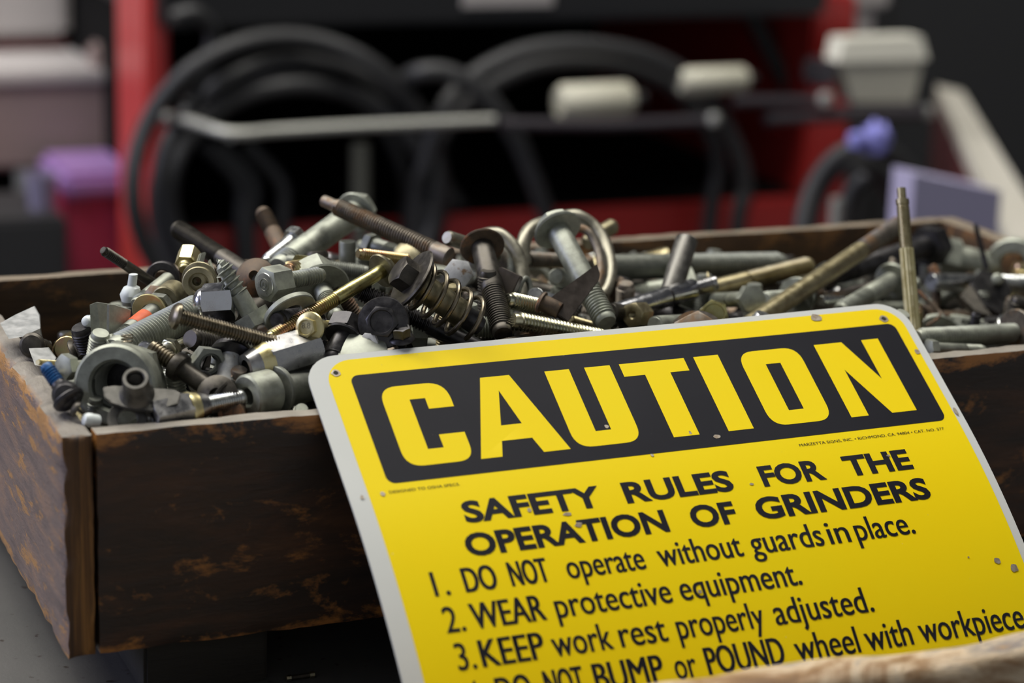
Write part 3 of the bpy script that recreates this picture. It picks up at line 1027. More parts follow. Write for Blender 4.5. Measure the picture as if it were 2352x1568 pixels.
roller(1282, 236, 1448, 228, 84, YC - 60, 'cream cylinder in the cart bay behind the coil opening')
roller(1560, 188, 1712, 182, 62, YC - 50, 'second cream cylinder further right in the cart bay')

# off-white case and grey bracket on the right
cs = root('plastic_case', 'off-white plastic case standing on the black arm', 'case', at(2020, 240, YC - 60))
y_ = YC - 70
V, F = prism([(0, 0), (0, 0), (0, 0)], 1)
a0, a1 = at(1962, 236, y_), at(2098, 236, y_)
t0, t1 = at(1928, 142, y_), at(2122, 136, y_)
dz = Vector((0, 26, 0))
V = [a0, a1, t1, t0, a0 + dz, a1 + dz, t1 + dz, t0 + dz]
F = [(0, 1, 2, 3), (5, 4, 7, 6), (1, 5, 6, 2), (4, 0, 3, 7), (4, 5, 1, 0), (3, 2, 6, 7)]
wmesh('case_body', (V, F), 'offwhite', cs)
l0, l1 = at(1928, 142, y_), at(2122, 136, y_)
l2, l3 = at(2118, 84, y_), at(1940, 90, y_)
V = [l0 + Vector((-3, -3, 0)), l1 + Vector((3, -3, 0)), l2, l3, l0 + dz, l1 + dz, l2 + dz, l3 + dz]
wmesh('case_lid', (V, F), 'caselid', cs)
wbox('latch', at(1878, 170, y_).x, at(1925, 170, y_).x, y_, y_ + 30, at(1900, 200, y_).z, at(1900, 140, y_).z, 'blackrod', cs, 4)
gb = root('grey_bracket', 'pale grey bracket above the off-white case', 'bracket', at(1985, 60, YC + 60))
wbox('bracket_arm', at(1958, 30, YC + 60).x, at(2005, 30, YC + 60).x, YC + 55, YC + 80, at(1980, 80, YC + 60).z, at(1980, -30, YC + 60).z, 'palegrey', gb, 3)
wbox('bracket_head', at(1950, 0, YC + 60).x, at(2035, 0, YC + 60).x, YC + 50, YC + 90, at(1980, 18, YC + 60).z, at(1980, -40, YC + 60).z, 'palegrey', gb, 4)
# charcoal cabinet
cb = root('charcoal_cabinet', 'large charcoal cabinet filling the upper right behind the case', 'cabinet', ((at(2300, 200, 1500).x), 1600, FLZ))
wbox('cabinet_body', at(2005, 200, 1450).x, at(2700, 200, 1450).x, 1450, 1900, FLZ, at(2200, -300, 1450).z, 'charcoal', cb, 6)
wbox('cabinet_door', at(2030, 200, 1450).x, at(2650, 200, 1450).x, 1438, 1452, FLZ + 60, at(2200, -280, 1450).z, 'charcoal', cb, 4)
# slanting bench edge
se = root('sloping_rail', 'cream topped dark red rail sloping down at the far right', 'rail', at(2350, 500, 760))
A1, A2 = at(2195, 205, 1180), at(2460, 640, 720)
B1, B2_ = at(2150, 195, 1180), at(2150 + 205, 640, 720)
wd = (A1 - B1).normalized()
V = [B1, A1 + wd * 8, A2 + wd * 8, B2_]
dn = Vector((0, 0, -14))
V = [tuple(q) for q in V] + [tuple(q + dn) for q in V]
F = [(3, 2, 1, 0), (4, 5, 6, 7), (0, 4, 7, 3), (1, 2, 6, 5), (0, 1, 5, 4), (2, 3, 7, 6)]
wmesh('cream_top', (V, F), 'creamwood', se)
V = [B1 + dn, A1 + dn, A2 + dn, B2_ + dn]
dn2 = Vector((0, 0, -70))
V = [tuple(q) for q in V] + [tuple(q + dn2) for q in V]
wmesh('red_side', (V, F), 'darkred', se)
for q in (A1.lerp(A2, 0.08), A1.lerp(A2, 0.92)):
    wbox('post', q.x - 12, q.x + 12, q.y - 12, q.y + 12, FLZ, q.z - 20, 'darkred', se)
# violet things
vb = root('violet_cloth', 'crumpled violet cloth between the coil and the black arm', 'cloth', at(2005, 320, 850))
V, F = lathe([(0, -9), (8, -8), (12, 0), (9, 7), (0, 9)], 18)
W_ = []
for q in V:
    d = Vector(q)
    d += Vector((noise.noise(d * 0.2), noise.noise(d * 0.2 + Vector((5, 0, 0))), noise.noise(d * 0.2 + Vector((0, 5, 0))))) * 5
    W_.append(tuple(at(2012, 318, 850) + Vector((d.x, d.z, d.y)) * 1.15))
wmesh('cloth_fold', (W_, F), 'violet', vb)
V, F = lathe([(0, -7), (6, -5), (7, 0), (6, 5), (0, 7)], 14)
wmesh('cloth_fold', ([tuple(at(1968, 322, 850) + Vector(q) * 1.1) for q in V], F), 'violet', vb)
lc = root('lilac_board', 'lilac grey board standing behind the right corner of the crate', 'board', at(2180, 640, 660))
q0, q1 = at(2100, 398, 700), at(2300, 440, 700)
V = [q0, q1, Vector((q1.x, 690, FLZ)), Vector((q0.x - 8, 690, FLZ))]
V += [v + Vector((0, 30, 0)) for v in V]
wmesh('board_sheet', ([tuple(v) for v in V], [(3, 2, 1, 0), (4, 5, 6, 7), (0, 1, 5, 4), (1, 2, 6, 5), (2, 3, 7, 6), (3, 0, 4, 7)]), 'lilacboard', lc)

# left side: beige machine, bin, cup
YL = 1350
bm_ = root('beige_machine', 'pinkish beige machine bed at the far left', 'machine', (at(0, 300, YL).x, YL + 100, FLZ))
wbox('machine_body', at(-400, 300, YL).x, at(262, 300, YL).x, YL, YL + 300, at(100, 388, YL).z, at(100, 172, YL).z, 'beige', bm_, 5)
wbox('raised_lip', at(222, 300, YL).x, at(264, 300, YL).x, YL + 5, YL + 40, at(100, 180, YL).z, at(240, 105, YL).z, 'beige', bm_, 5)
wbox('machine_top', at(-400, 300, YL).x, at(262, 300, YL).x, YL - 4, YL + 300, at(100, 196, YL).z, at(100, 162, YL).z, 'palegrey', bm_, 3)
wbox('pedestal', at(-300, 300, YL).x, at(60, 300, YL).x, YL + 60, YL + 260, FLZ, at(100, 388, YL).z, 'dark', bm_)
pb = root('pale_box', 'pale grey box above the beige machine bed', 'box', at(40, 60, YL + 150))
wbox('box_body', at(-300, 60, YL + 150).x, at(150, 60, YL + 150).x, YL + 120, YL + 280, at(60, 92, YL + 120).z, at(60, -120, YL + 120).z, 'palegrey', pb, 8)
wbox('box_foot', at(-300, 60, YL + 150).x, at(142, 60, YL + 150).x, YL + 125, YL + 280, at(100, 162, YL).z + 1, at(60, 92, YL + 120).z, 'darkred', pb, 2)
mp = root('purple_light_screen', 'screen painted as purple light between the beige machine and the red cart', 'screen', at(210, 100, YL + 400))  # magenta sheet stands in for the purple lighting back there
wbox('panel_sheet', at(120, 100, YL + 400).x, at(330, 100, YL + 400).x, YL + 400, YL + 430, FLZ, at(200, -150, YL + 400).z, 'magenta', mp, 2)
pbn = root('magenta_bin', 'magenta bin with lilac rim behind the left end of the crate', 'bin', (at(225, 500, 1230).x, 1280, FLZ))
wbox('bin_body', at(152, 500, 1230).x, at(318, 500, 1230).x, 1230, 1330, FLZ, at(230, 430, 1230).z, 'magenta', pbn, 6)
wbox('bin_rim', at(146, 500, 1226).x, at(322, 500, 1226).x, 1222, 1336, at(230, 452, 1226).z, at(230, 396, 1226).z, 'lilac', pbn, 6)
cp = root('mauve_cup', 'mauve grey cup on the black cabinet at the left edge', 'cup', at(95, 470, 1180))
a = at(97, 478, 1180)
V, F = lathe([(0, 0), (11, 0), (14, 30), (12, 30), (9.5, 3), (0, 3)], 24)
wmesh('cup_body', ([tuple(a + Vector(q)) for q in V], F), 'mauve', cp)
bk = root('black_cabinet', 'low black cabinet behind the left end of the crate', 'cabinet', (at(50, 500, 1150).x, 1250, FLZ))
wbox('cabinet_body', at(-300, 500, 1150).x, at(150, 500, 1150).x, 1140, 1260, FLZ, a.z, 'charcoal', bk, 4)

# ------------------------------------------------------------------ fasteners
def frame(H, T, roll=0.0):
    a = (Vector(T) - Vector(H)).normalized()
    q = a.to_track_quat('Z', 'Y').to_matrix() @ Matrix.Rotation(math.radians(roll), 3, 'Z')
    return Matrix.Translation(W(H)) @ q.to_4x4()


def head_parts(kind, af, hh, fl, mat, ft=None):
    """list of (part name, (V, F)) for a head whose seat is z = 0"""
    out = []
    if kind == 'hex':
        out.append(('head', hexhead(af, hh)))
    elif kind == 'dish':
        out.append(('head', hexhead(af, hh, dish=hh * 0.18)))
    elif kind == 'flange':
        ft = ft or fl * 0.07
        out.append(('flange', lathe([(0, 0), (fl / 2 - ft * 0.3, 0), (fl / 2, -ft * 0.4), (fl / 2 - ft * 0.3, -ft), (af * 0.56, -ft * 1.8), (0, -ft * 1.8)], 40)))
        out.append(('head', hexhead(af, hh - ft * 1.2, -ft * 1.2, dish=hh * 0.12)))
    elif kind == 'pan':
        R = af / 2
        out.append(('head', lathe([(0, 0), (R * 0.97, 0), (R, -hh * 0.12), (R * 0.96, -hh * 0.5), (R * 0.75, -hh * 0.85), (R * 0.4, -hh), (0, -hh)], 36)))
    elif kind == 'dome':
        R = af / 2
        out.append(('head', hexhead(af, hh * 0.74, both=True)))
        pr = [(R * 0.92 * math.cos(a * math.pi / 16), -hh * 0.74 - hh * 0.26 * math.sin(a * math.pi / 16)) for a in range(9)]
        out.append(('dome_cap', lathe([(0, -hh * 0.72), (R * 0.92, -hh * 0.72)] + pr[:-1] + [(0, -hh)], 36)))
    elif kind == 'cap':
        R = af / 2
        out.append(('head', lathe([(0, 0), (R, 0), (R, -hh * 0.9), (R * 0.93, -hh), (R * 0.55, -hh), (R * 0.5, -hh * 0.6), (0, -hh * 0.6)], 36)))
    elif kind == 'square':
        R = af / 2
        v, f = boxm(-R, R, -R, R, -hh, 0, R * 0.08)
        out.append(('head', (v, f)))
    return out


def shank_parts(d, L, t0, pitch, tip='flat', seg=20):
    """plain shank then thread from fraction t0 of the length on"""
    r = d / 2
    out = []
    zs = L * t0
    if t0 > 0.02:
        out.append(('shank', lathe([(0, -0.2), (r, -0.2), (r, zs - pitch * 0.4), (r * 0.93, zs), (0, zs)], 28)))
    tl = {'flat': 0.12 * d, 'dog': 0.9 * d, 'point': 1.2 * d}[tip]
    if t0 < 0.98:
        z1 = L - tl * (1 if tip != 'flat' else 1)
        V, F = thread(r, zs - (0.1 if t0 > 0.02 else 0), z1 - pitch, pitch, seg=seg)
        core = r - pitch * 0.55
        end = {'flat': [(core * 1.02, z1 - pitch * 1.2), (core * 1.04, z1), (core * 0.9, L), (0, L)],
               'dog': [(core, z1 - pitch), (core * 0.98, z1), (core * 0.80, z1 + d * 0.05), (core * 0.78, L - 0.06 * d), (core * 0.7, L), (0, L)],
               'point': [(core, z1 - pitch), (core * 0.9, z1), (core * 0.3, L - d * 0.3), (0, L)]}[tip]
        out.append(('thread', join((V, F), lathe([(core * 0.98, zs)] + end, 24))))
    else:
        out.append(('shank_end', lathe([(r, L - 0.5), (r * 0.9, L), (0, L)], 28)))
    return out


def bolt(name, label, mat, H, T, d, kind='hex', af=None, hh=None, fl=None, t0=0.3, pitch=None, tip='flat', roll=0, cat='bolt',
         tmat=None, hmat=None, px=True, washer=None, wmat=None, ft=None, seg=20, extra=None):
    """H: centre of the head's outer face, T: the far tip (working mm); d, af, hh, fl, pitch in photo pixels"""
    H, T = Vector(H), Vector(T)
    k = dep((H + T) / 2) / FPX if px else 1.0
    kh = dep(H) / FPX if px else 1.0
    d *= k
    af = (af * kh) if af else d * 1.6
    hh = (hh * kh) if hh else d * 0.65
    fl = fl * kh if fl else None
    pitch = pitch * k if pitch else max(0.8, d * 0.145)
    ft = ft * kh if ft else None
    if kind == 'none':
        hh = 0.0
    ax = (T - H).normalized()
    L = (T - H).length - hh
    r_ = empty(name, label, cat, None, frame(H + ax * hh, T, roll))
    for pn, (V, F) in head_parts(kind, af, hh, fl, mat, ft):
        link(pn, finish(pn, V, F, hmat or mat, 32), r_)
    if L > 0.5:
        for pn, (V, F) in shank_parts(d, L, t0, pitch, tip, seg):
            link(pn, finish(pn, V, F, (tmat or mat) if pn == 'thread' else mat, 32), r_)
    if kind == 'none' and t0 <= 0.02:
        pass
    if kind == 'none':
        V, F = lathe([(0, -0.4), (d * 0.42, -0.4), (d * 0.46, 0.0), (d * 0.46, 0.6)], 24)
        link('stud_end', finish('stud_end', V, F, mat, 32), r_)
    if washer:
        wo, wt, wz = washer[0] * kh, washer[1] * kh, washer[2] * kh
        V, F = lathe([(d * 0.5, wz), (wo / 2 - wt * 0.2, wz), (wo / 2, wz + wt * 0.5), (wo / 2 - wt * 0.2, wz + wt), (d * 0.5, wz + wt)], 40)
        link('washer', finish('washer', V, F, wmat or mat, 32), r_)
    if extra:
        for pn, VF, m_ in extra(k, L, d):
            link(pn, finish(pn, VF[0], VF[1], m_, 32), r_)
    return r_


def ring(name, label, mat, P, Q, do, di, t, cat='washer', roll=0, dome=0.0):
    """flat washer or collar: P the centre of the near face, Q a point further along its axis; sizes in pixels"""
    P, Q = Vector(P), Vector(Q)
    k = dep(P) / FPX
    R, r, t = do * k / 2, di * k / 2, t * k
    r_ = empty(name, label, cat, None, frame(P, Q, roll))
    b = min(t, R - r) * 0.15
    if r > 0.01:
        V, F = lathe([(r, t - b), (r, b), (r + b, 0 - dome * t), (R - b, 0), (R, b), (R, t - b), (R - b, t), (r + b, t - dome * t), (r, t - b)], 48)
    else:
        V, F = lathe([(0, -dome * t), (R * 0.6, -dome * t * 0.6), (R - b, 0), (R, b), (R, t - b), (R - b, t), (0, t)], 48)
    link('ring', finish('ring', V, F, mat, 32), r_)
    return r_


def nut(name, label, mat, P, Q, af, h, hole, cat='nut', fl=None, roll=0, tmat=None, cone=None, cmat=None):
    """hex nut: P centre of the near face, Q centre of the far face direction; sizes in pixels"""
    P, Q = Vector(P), Vector(Q)
    k = dep(P) / FPX
    af, h, hole = af * k, h * k, hole * k / 2
    r_ = empty(name, label, cat, None, frame(P, Q, roll))
    V, F = hexhead(af, h, h, hole=hole, both=True)
    link('body', finish('body', V, F, mat, 32), r_)
    V, F = thread(hole + 0.05, 0.2, h - 0.6, max(0.9, hole * 0.22), seg=24, inner=True)
    link('thread', finish('thread', V, F, tmat or mat, 32), r_)
    if fl:
        fl = fl * k / 2
        ft = fl * 0.12
        V, F = lathe([(hole, h), (fl - ft * 0.3, h), (fl, h - ft * 0.5), (fl - ft * 0.3, h - ft), (af * 0.56, h - ft * 2.2), (hole, h - ft * 2.2)], 44)
        link('flange', finish('flange', V, F, mat, 32), r_)
    if cone:
        c1, L1 = cone[0] * k / 2, cone[1] * k
        V, F = lathe([(hole, -L1), (c1, -L1), (af * 0.46, -L1 * 0.45)], 40)
        link('cone_seat', finish('cone_seat', V, F, mat, 32), r_)
        V, F = lathe([(af * 0.46, -L1 * 0.45), (af * 0.50, -L1 * 0.15), (af * 0.54, 0), (af * 0.54, h * 0.05), (af * 0.48, h * 0.06)], 40)
        link('cone_band', finish('cone_band', V, F, cmat or mat, 32), r_)
    return r_


def bent(name, label, mat, ctrl, w, cat='fastener', n=8, seg=14, part='rod'):
    P = smooth_pts([at(*c) for c in ctrl], n)
    r = w / 2 * dep(P[len(P) // 2]) / FPX
    o = root(name, label, cat, P[0])
    rr = [r * (0.80 if i in (0, len(P) - 1) else 1) for i in range(len(P))]
    wmesh(part, tube(P, r, seg, rr=rr), mat, o)
    return o


def plate(name, label, mat, pts, thick, cat, part='plate', bev=0.0, hole=None):
    """solid sheet through coplanar-ish working-frame points"""
    P = [Vector(p) for p in pts]
    c = sum(P, Vector()) / len(P)
    n_ = Vector()
    for a, b in zip(P, P[1:] + P[:1]):
        n_ += (a - c).cross(b - c)
    n_.normalize()
    if n_.dot(AF) < 0:
        n_ = -n_
    Q = [p - n_ * (p - c).dot(n_) for p in P]
    m = len(Q)
    V = [tuple(p) for p in Q] + [tuple(p + n_ * thick) for p in Q]
    F = [tuple(range(m)), tuple(reversed(range(m, 2 * m)))] + [(k, k + m, (k + 1) % m + m, (k + 1) % m) for k in range(m)]
    o = root(name, label, cat, c)
    bm = bmesh.new()
    vs = [bm.verts.new(v) for v in V]
    for f in F:
        bm.faces.new([vs[i] for i in f])
    bmesh.ops.recalc_face_normals(bm, faces=bm.faces)
    if bev:
        bmesh.ops.bevel(bm, geom=list(bm.edges), offset=bev, segments=2, affect='EDGES')
    bm.verts.index_update()
    V = [tuple(v.co) for v in bm.verts]
    F = [tuple(v.index for v in f.verts) for f in bm.faces]
    bm.free()
    wmesh(part, (V, F), mat, o, 30)
    return o


def coil(P0, P1, R, r, turns, seg=16, tseg=8):
    """spring wire round the z axis in a local frame"""
    n = int(turns * seg)
    pts = [(R * math.cos(2 * math.pi * i / seg), R * math.sin(2 * math.pi * i / seg), P0 + (P1 - P0) * i / n) for i in range(n + 1)]
    return tube(pts, r, tseg)


def A(x, y, Y):
    return at(x, y, Y)


# ---- left end of the heap, front to back
M['zincdull'] = metal('dull bright zinc sheet', (0.42, 0.43, 0.42), (0.58, 0.58, 0.57), 0.45, 0.5)
HERO = []


def H(o):
    HERO.append(o)
    return o


# coupling ring with internal thread
P, Q = A(262, 886, 30), A(318, 868, 56)
k = dep(P) / FPX
o = H(empty('coupling_nut', 'big grey threaded coupling ring at the front left, its bore facing out', 'nut', None, frame(P, Q, 12)))
R, r = 97 * k, 56 * k
L_ = 19.0
link('rim', finish('rim', *lathe([(r, 1.2), (r + 0.9, 0), (R - 1.0, 0), (R, 1.0), (R * 0.985, L_ * 0.5), (R * 0.93, L_ * 0.55)], 56), 'galv', 32), o)
link('hex_body', finish('hex_body', *hexhead(R * 1.78, L_ * 0.5, L_, hole=r, both=True), 'galv', 32), o)
link('bore_shade', finish('bore_shade', *lathe([(0, L_ + 0.2), (R * 0.8, L_ + 0.2), (R * 0.8, L_ + 1.0), (0, L_ + 1.0)], 30), 'black', 32), o)  # added dark disc standing in for the shade deep in the bore
link('bore', finish('bore', *lathe([(r, 1.2), (r * 0.985, L_), ][::-1], 48), 'galvdark', 32), o)
link('thread', finish('thread', *thread(r, 1.4, L_ - 1, 1.35, seg=36, inner=True), 'galvdark', 32), o)
# weld nut plate lying on it
P = A(311, 868, 9)
Q = A(318, 942, 22)
k = dep(P) / FPX
o = H(empty('weld_nut_plate', 'dark grey tab plate with a raised threaded boss lying on the coupling ring', 'plate', None, frame(P, Q, 0)))
link('boss', finish('boss', *lathe([(20 * k, 8), (19.5 * k, 0.6), (22 * k, 0), (29 * k, 0), (30.5 * k, 0.8), (31 * k, 5.2), (34 * k, 8.2), (42 * k, 10.2), (20 * k, 10.2)], 40), 'gunmetal', 32), o)
link('boss_thread', finish('boss_thread', *thread(20 * k, 0.8, 9, 1.1, seg=28, inner=True), 'brownblack', 32), o)
# outline in the plate's plane
ext = frame(P, Q, 0).to_3x3().inverted()


def loc_xy(px, py, Y):
    d = ray(px, py)
    # intersect with the plate's plane (normal = axis through the boss foot)
    ax = (Q - P).normalized()
    c = P + ax * 10.0
    t = (c - C0).dot(ax) / d.dot(ax)
    v = ext @ (C0 + d * t - P)
    return (v.x, v.y)


pl = [loc_xy(x, y, 0) for x, y in ((236, 888), (262, 884), (400, 893), (416, 902), (408, 928), (350, 944), (300, 940), (256, 926), (240, 912))]
V, F = prism(pl, 1.5)
V = [(a, b, c + 10.0) for a, b, c in V]
bm = bmesh.new()
vs = [bm.verts.new(v) for v in V]
for f in F:
    bm.faces.new([vs[i] for i in f])
bmesh.ops.recalc_face_normals(bm, faces=bm.faces)
bmesh.ops.bevel(bm, geom=list(bm.edges), offset=0.35, segments=2, affect='EDGES')
bm.verts.index_update()
link('tab', finish('tab', [tuple(v.co) for v in bm.verts], [tuple(v.index for v in f.verts) for f in bm.faces], 'gunmetal', 30), o)
bm.free()

H(ring('flat_washer', 'dark grey flat washer half hidden behind the front plank by the weld nut plate', 'gunmetal', A(292, 962, 13), A(297, 1000, 24), 92, 46, 9))
# lug nut and stud in front
P, Q = A(400, 946, 12), A(322, 962, 9)
H(nut('lug_nut', 'grey steel cone nut lying just inside the front plank', 'steel', A(436, 938, 14), A(330, 962, 11), 74, 96, 36, roll=15, cone=(50, 44), cmat='palegold'))
H(bolt('stud', 'pale zinc stud sticking out of the cone nut into the bushing', 'zinc', A(425, 940, 14), A(560, 912, 20), 44, 'none', t0=0.02, pitch=6, cat='stud'))
H(ring('bushing', 'grey stepped bushing on the stud at the front plank', 'galv', A(566, 912, 20), A(640, 893, 26), 104, 40, 76, cat='bushing'))
H(ring('bushing_collar', 'thin grey collar against the stepped bushing', 'galvdark', A(632, 896, 25), A(660, 890, 28), 112, 40, 12, cat='collar'))
H(bolt('pipe_pin', 'thick dark galvanised pin running from the bushing under the sign', 'galvdark', A(645, 898, 27), A(800, 862, 40), 78, 'none', t0=1.0, cat='pin'))
# white plug low in the corner
H(bolt('plastic_plug', 'small white plastic plug in the front left corner of the crate', 'whiteplastic', A(190, 962, 13), A(226, 968, 14), 32, 'pan', af=34, hh=22, t0=1, cat='plug'))
H(bolt('hex_screw', 'small dark machine screw leaning in the front left corner', 'brownblack', A(166, 934, 17), A(240, 975, 14), 12, 'pan', af=38, hh=14, t0=0.02, pitch=5, cat='screw'))
H(bolt('flange_screw', 'dark screw with blue threadlocker on its thread by the left plank', 'black', A(166, 930, 22), A(104, 838, 34), 36, 'pan', af=78, hh=22, t0=0.45, tmat='blue', pitch=7, cat='screw'))
H(bolt('rivet_screw', 'black domed screw head with white specks by the left plank', 'black', A(150, 908, 20), A(160, 890, 50), 30, 'pan', af=66, hh=30, t0=0.5, cat='screw'))
H(bolt('small_bolt', 'small grey hex bolt lying sideways beside the coupling ring', 'galv', A(144, 843, 44), A(205, 838, 50), 26, 'hex', af=54, hh=24, t0=0.9, roll=10))
H(bolt('small_stud', 'thin pale gold threaded stud by the left plank', 'palegold', A(88, 832, 58), A(150, 836, 66), 14, 'none', t0=0.02, pitch=4, cat='stud'))
H(bolt('machine_screw', 'bronze toned screw end poking up beside the blue screw', 'brass', A(118, 862, 40), A(150, 866, 60), 22, 'pan', af=30, hh=12, t0=0.2, cat='screw'))
# sheet metal clips at the far left
o = H(root('sheet_clip', 'pale bent sheet clip standing against the left plank', 'clip', A(52, 742, 112)))
o2 = H(root('sheet_clip', 'pale sheet clip lying low beside the left plank', 'clip', A(96, 812, 86)))
for oo, pn, pts, m_ in ((o, 'clip_face', [(0, 742, 122), (36, 722, 126), (78, 703, 130), (90, 724, 124), (92, 756, 112), (60, 772, 104), (20, 778, 102)], 'zincdull'),
                        (o, 'clip_flap', [(58, 770, 104), (92, 754, 106), (98, 784, 102), (70, 800, 100)], 'gunmetal'),
                        (o2, 'clip_face', [(66, 800, 92), (110, 798, 94), (128, 822, 86), (120, 846, 78), (80, 838, 78)], 'zincdull')):
    Pn = [A(*p) for p in pts]
    n_ = len(Pn)
    V = [tuple(p) for p in Pn] + [tuple(p + Vector((0.6, 1.4, -0.3))) for p in Pn]
    F = [tuple(reversed(range(n_))), tuple(range(n_, 2 * n_))] + [(i, (i + 1) % n_, (i + 1) % n_ + n_, i + n_) for i in range(n_)]
    wmesh(pn, (V, F), m_, oo, 20)
H(bolt('dark_screw', 'dark round screw end below the pale clip at the left', 'brownblack', A(72, 792, 95), A(100, 800, 125), 44, 'pan', af=60, hh=20, t0=0.3, cat='screw'))
# folded clip nut
o = H(root('clip_nut', 'grey folded sheet clip nut leaning in the left part of the heap', 'clip', A(250, 735, 78)))
for pn, pts in (('clip_face', [(206, 700, 76), (222, 694, 77), (232, 768, 74), (210, 776, 73)]), ('clip_face', [(222, 694, 77), (262, 700, 84), (300, 712, 88), (296, 760, 84), (262, 788, 78), (232, 768, 74)]),
                ('clip_rib', [(246, 700, 74), (251, 700, 74), (250, 782, 71), (244, 782, 71)])):
    Pn = [A(*p) for p in pts]
    n_ = len(Pn)
    V = [tuple(p) for p in Pn] + [tuple(p + Vector((0.4, 1.2, -0.2))) for p in Pn]
    F = [tuple(reversed(range(n_))), tuple(range(n_, 2 * n_))] + [(i, (i + 1) % n_, (i + 1) % n_ + n_, i + n_) for i in range(n_)]
    wmesh(pn, (V, F), 'galv' if pn == 'clip_face' else 'zincdull', o, 20)
H(bolt('white_stud', 'small white plastic stud poking out left of the clip nut', 'whiteplastic', A(194, 738, 84), A(222, 738, 90), 30, 'pan', af=26, hh=16, t0=1, cat='stud'))
H(plate('sheet_tab', 'pale sheet metal tab in front of the clip nut', 'galv', [A(232, 768, 62), A(262, 764, 64), (A(290, 800, 58)), A(300, 826, 52), A(268, 812, 54)], 1.0, 'tab', bev=0.25))
H(plate('sheet_tab', 'grey folded tab just left of the coupling ring', 'gunmetal', [A(200, 812, 52), A(238, 796, 54), A(252, 820, 50), A(214, 832, 48)], 1.2, 'tab', bev=0.25))
# big pale threaded rod
H(bolt('threaded_rod', 'thick pale grey threaded rod slanting down to the left', 'galv', A(452, 712, 86), A(262, 808, 58), 76, 'none', t0=0.0, pitch=9.5, cat='rod', seg=28))
H(bolt('painted_bolt', 'grey bolt with an orange paint stripe', 'galvdark', A(372, 700, 96), A(258, 792, 70), 44, 'hex', af=60, hh=20, t0=0.66,
       extra=lambda k, L, d: [('paint_stripe', lathe([(d * 0.515, L * 0.27), (d * 0.52, L * 0.30), (d * 0.52, L * 0.52), (d * 0.515, L * 0.54)], 24), 'orange')]))
H(ring('flat_washer', 'pale worn washer on edge above the orange painted bolt', 'palegold', A(342, 716, 92), A(362, 700, 99), 84, 34, 7))
H(bolt('grey_rod_bolt', 'grey bolt lying from the white clip up to the dark bolt behind', 'galv', A(386, 642, 122), A(312, 700, 104), 36, 'none', t0=0.7, cat='bolt'))
o = H(root('white_clip', 'small white plastic clip at the left of the heap', 'clip', A(300, 672, 112)))
V, F = lathe([(0, -3.2), (3.2, -2.6), (4.2, 0), (3.2, 2.8), (1.8, 3.6), (1.7, 8), (0, 8.2)], 20)
wmesh('clip_body', ([tuple(A(300, 676, 112) + Vector(q) + Vector((0.15 * q[2], 0, 0))) for q in V], F), 'whiteplastic', o)
H(ring('spacer', 'olive brown spacer bushing left of the big brown flange nut', 'olive', A(378, 690, 100), A(412, 664, 112), 66, 30, 60, cat='bushing'))
H(bolt('small_nut_end', 'brown and white hex end beside the olive bushing', 'rustgrey', A(352, 676, 104), A(384, 690, 112), 30, 'hex', af=42, hh=30, t0=0.5))
H(nut('flange_nut', 'brown flange nut facing out above the chrome dome nut', 'olive', A(452, 646, 92), A(470, 630, 112), 42, 44, 20, fl=82))
H(ring('flange_washer', 'brown dished washer around the flange nut', 'olive', A(456, 650, 88), A(474, 634, 110), 76, 44, 14))
H(bolt('gold_bolt', 'short yellow zinc hex bolt at the top left of the heap', 'palegold', A(436, 578, 118), A(424, 620, 110), 34, 'hex', af=46, hh=42, t0=0.6))
H(plate('sheet_tab', 'pale upright tab beside the short gold bolt', 'galv', [A(448, 618, 106), A(462, 580, 110), A(474, 578, 112), A(466, 622, 106)], 1.6, 'tab', bev=0.4))
H(plate('angle_tab', 'flat grey metal tab behind the lag screw', 'galv', [A(478, 598, 112), A(502, 636, 104), A(520, 668, 98), A(470, 690, 92), A(492, 650, 98)], 2.0, 'tab', bev=0.4))
H(bolt('dark_machine_bolt', 'thin dark bolt sticking up at the left over the back plank', 'brownblack', A(355, 652, 128), A(236, 574, 118), 24, 'none', t0=0.6, pitch=5))
H(ring('dark_ring', 'dark steel ring at the foot of the thin dark bolt', 'black', A(372, 640, 128), A(392, 628, 140), 80, 40, 16))
H(bolt('dark_bolt', 'thick dark blurred bolt pointing up left behind the lag screw', 'brownblack', A(566, 628, 128), A(406, 524, 176), 46, 'none', t0=0.35, pitch=6))
H(bolt('rusty_stud', 'rusty stud standing up behind the left part of the heap', 'rust', A(660, 600, 170), A(602, 484, 196), 40, 'none', t0=0.6))
# dome nut, lag screw, long bronze screw
H(bolt('dome_nut', 'chrome dome nut with its polished cap facing left', 'chrome', A(443, 698, 70), A(552, 690, 62), 40, 'dome', af=78, hh=100, t0=1, roll=12, cat='nut'))
P_, T2 = A(592, 748, 56), A(501, 596, 66)


def lag_extra(k, L, d):
    out = []
    r = d / 2
    z0 = L * 0.36
    V, F = thread(r * 1.06, z0, L * 0.84, 15 * k, dpt=r * 0.32, seg=28, thin=True)
    out.append(('thread', (V, F), 'galv'))
    V, F = thread(r * 1.02, L * 0.84, L * 0.975, 15 * k, dpt=r * 0.30, seg=28, taper=0.80, thin=True)
    out.append(('thread_point', (V, F), 'galv'))
    out.append(('core', lathe([(r * 0.72, z0 - 1), (r * 0.72, L * 0.86), (r * 0.05, L), (0, L)], 24), 'galv'))
    out.append(('neck', lathe([(0, 0), (r * 0.96, 0), (r * 0.96, z0), (r * 0.7, z0 + 0.6)], 28), 'galv'))
    return out


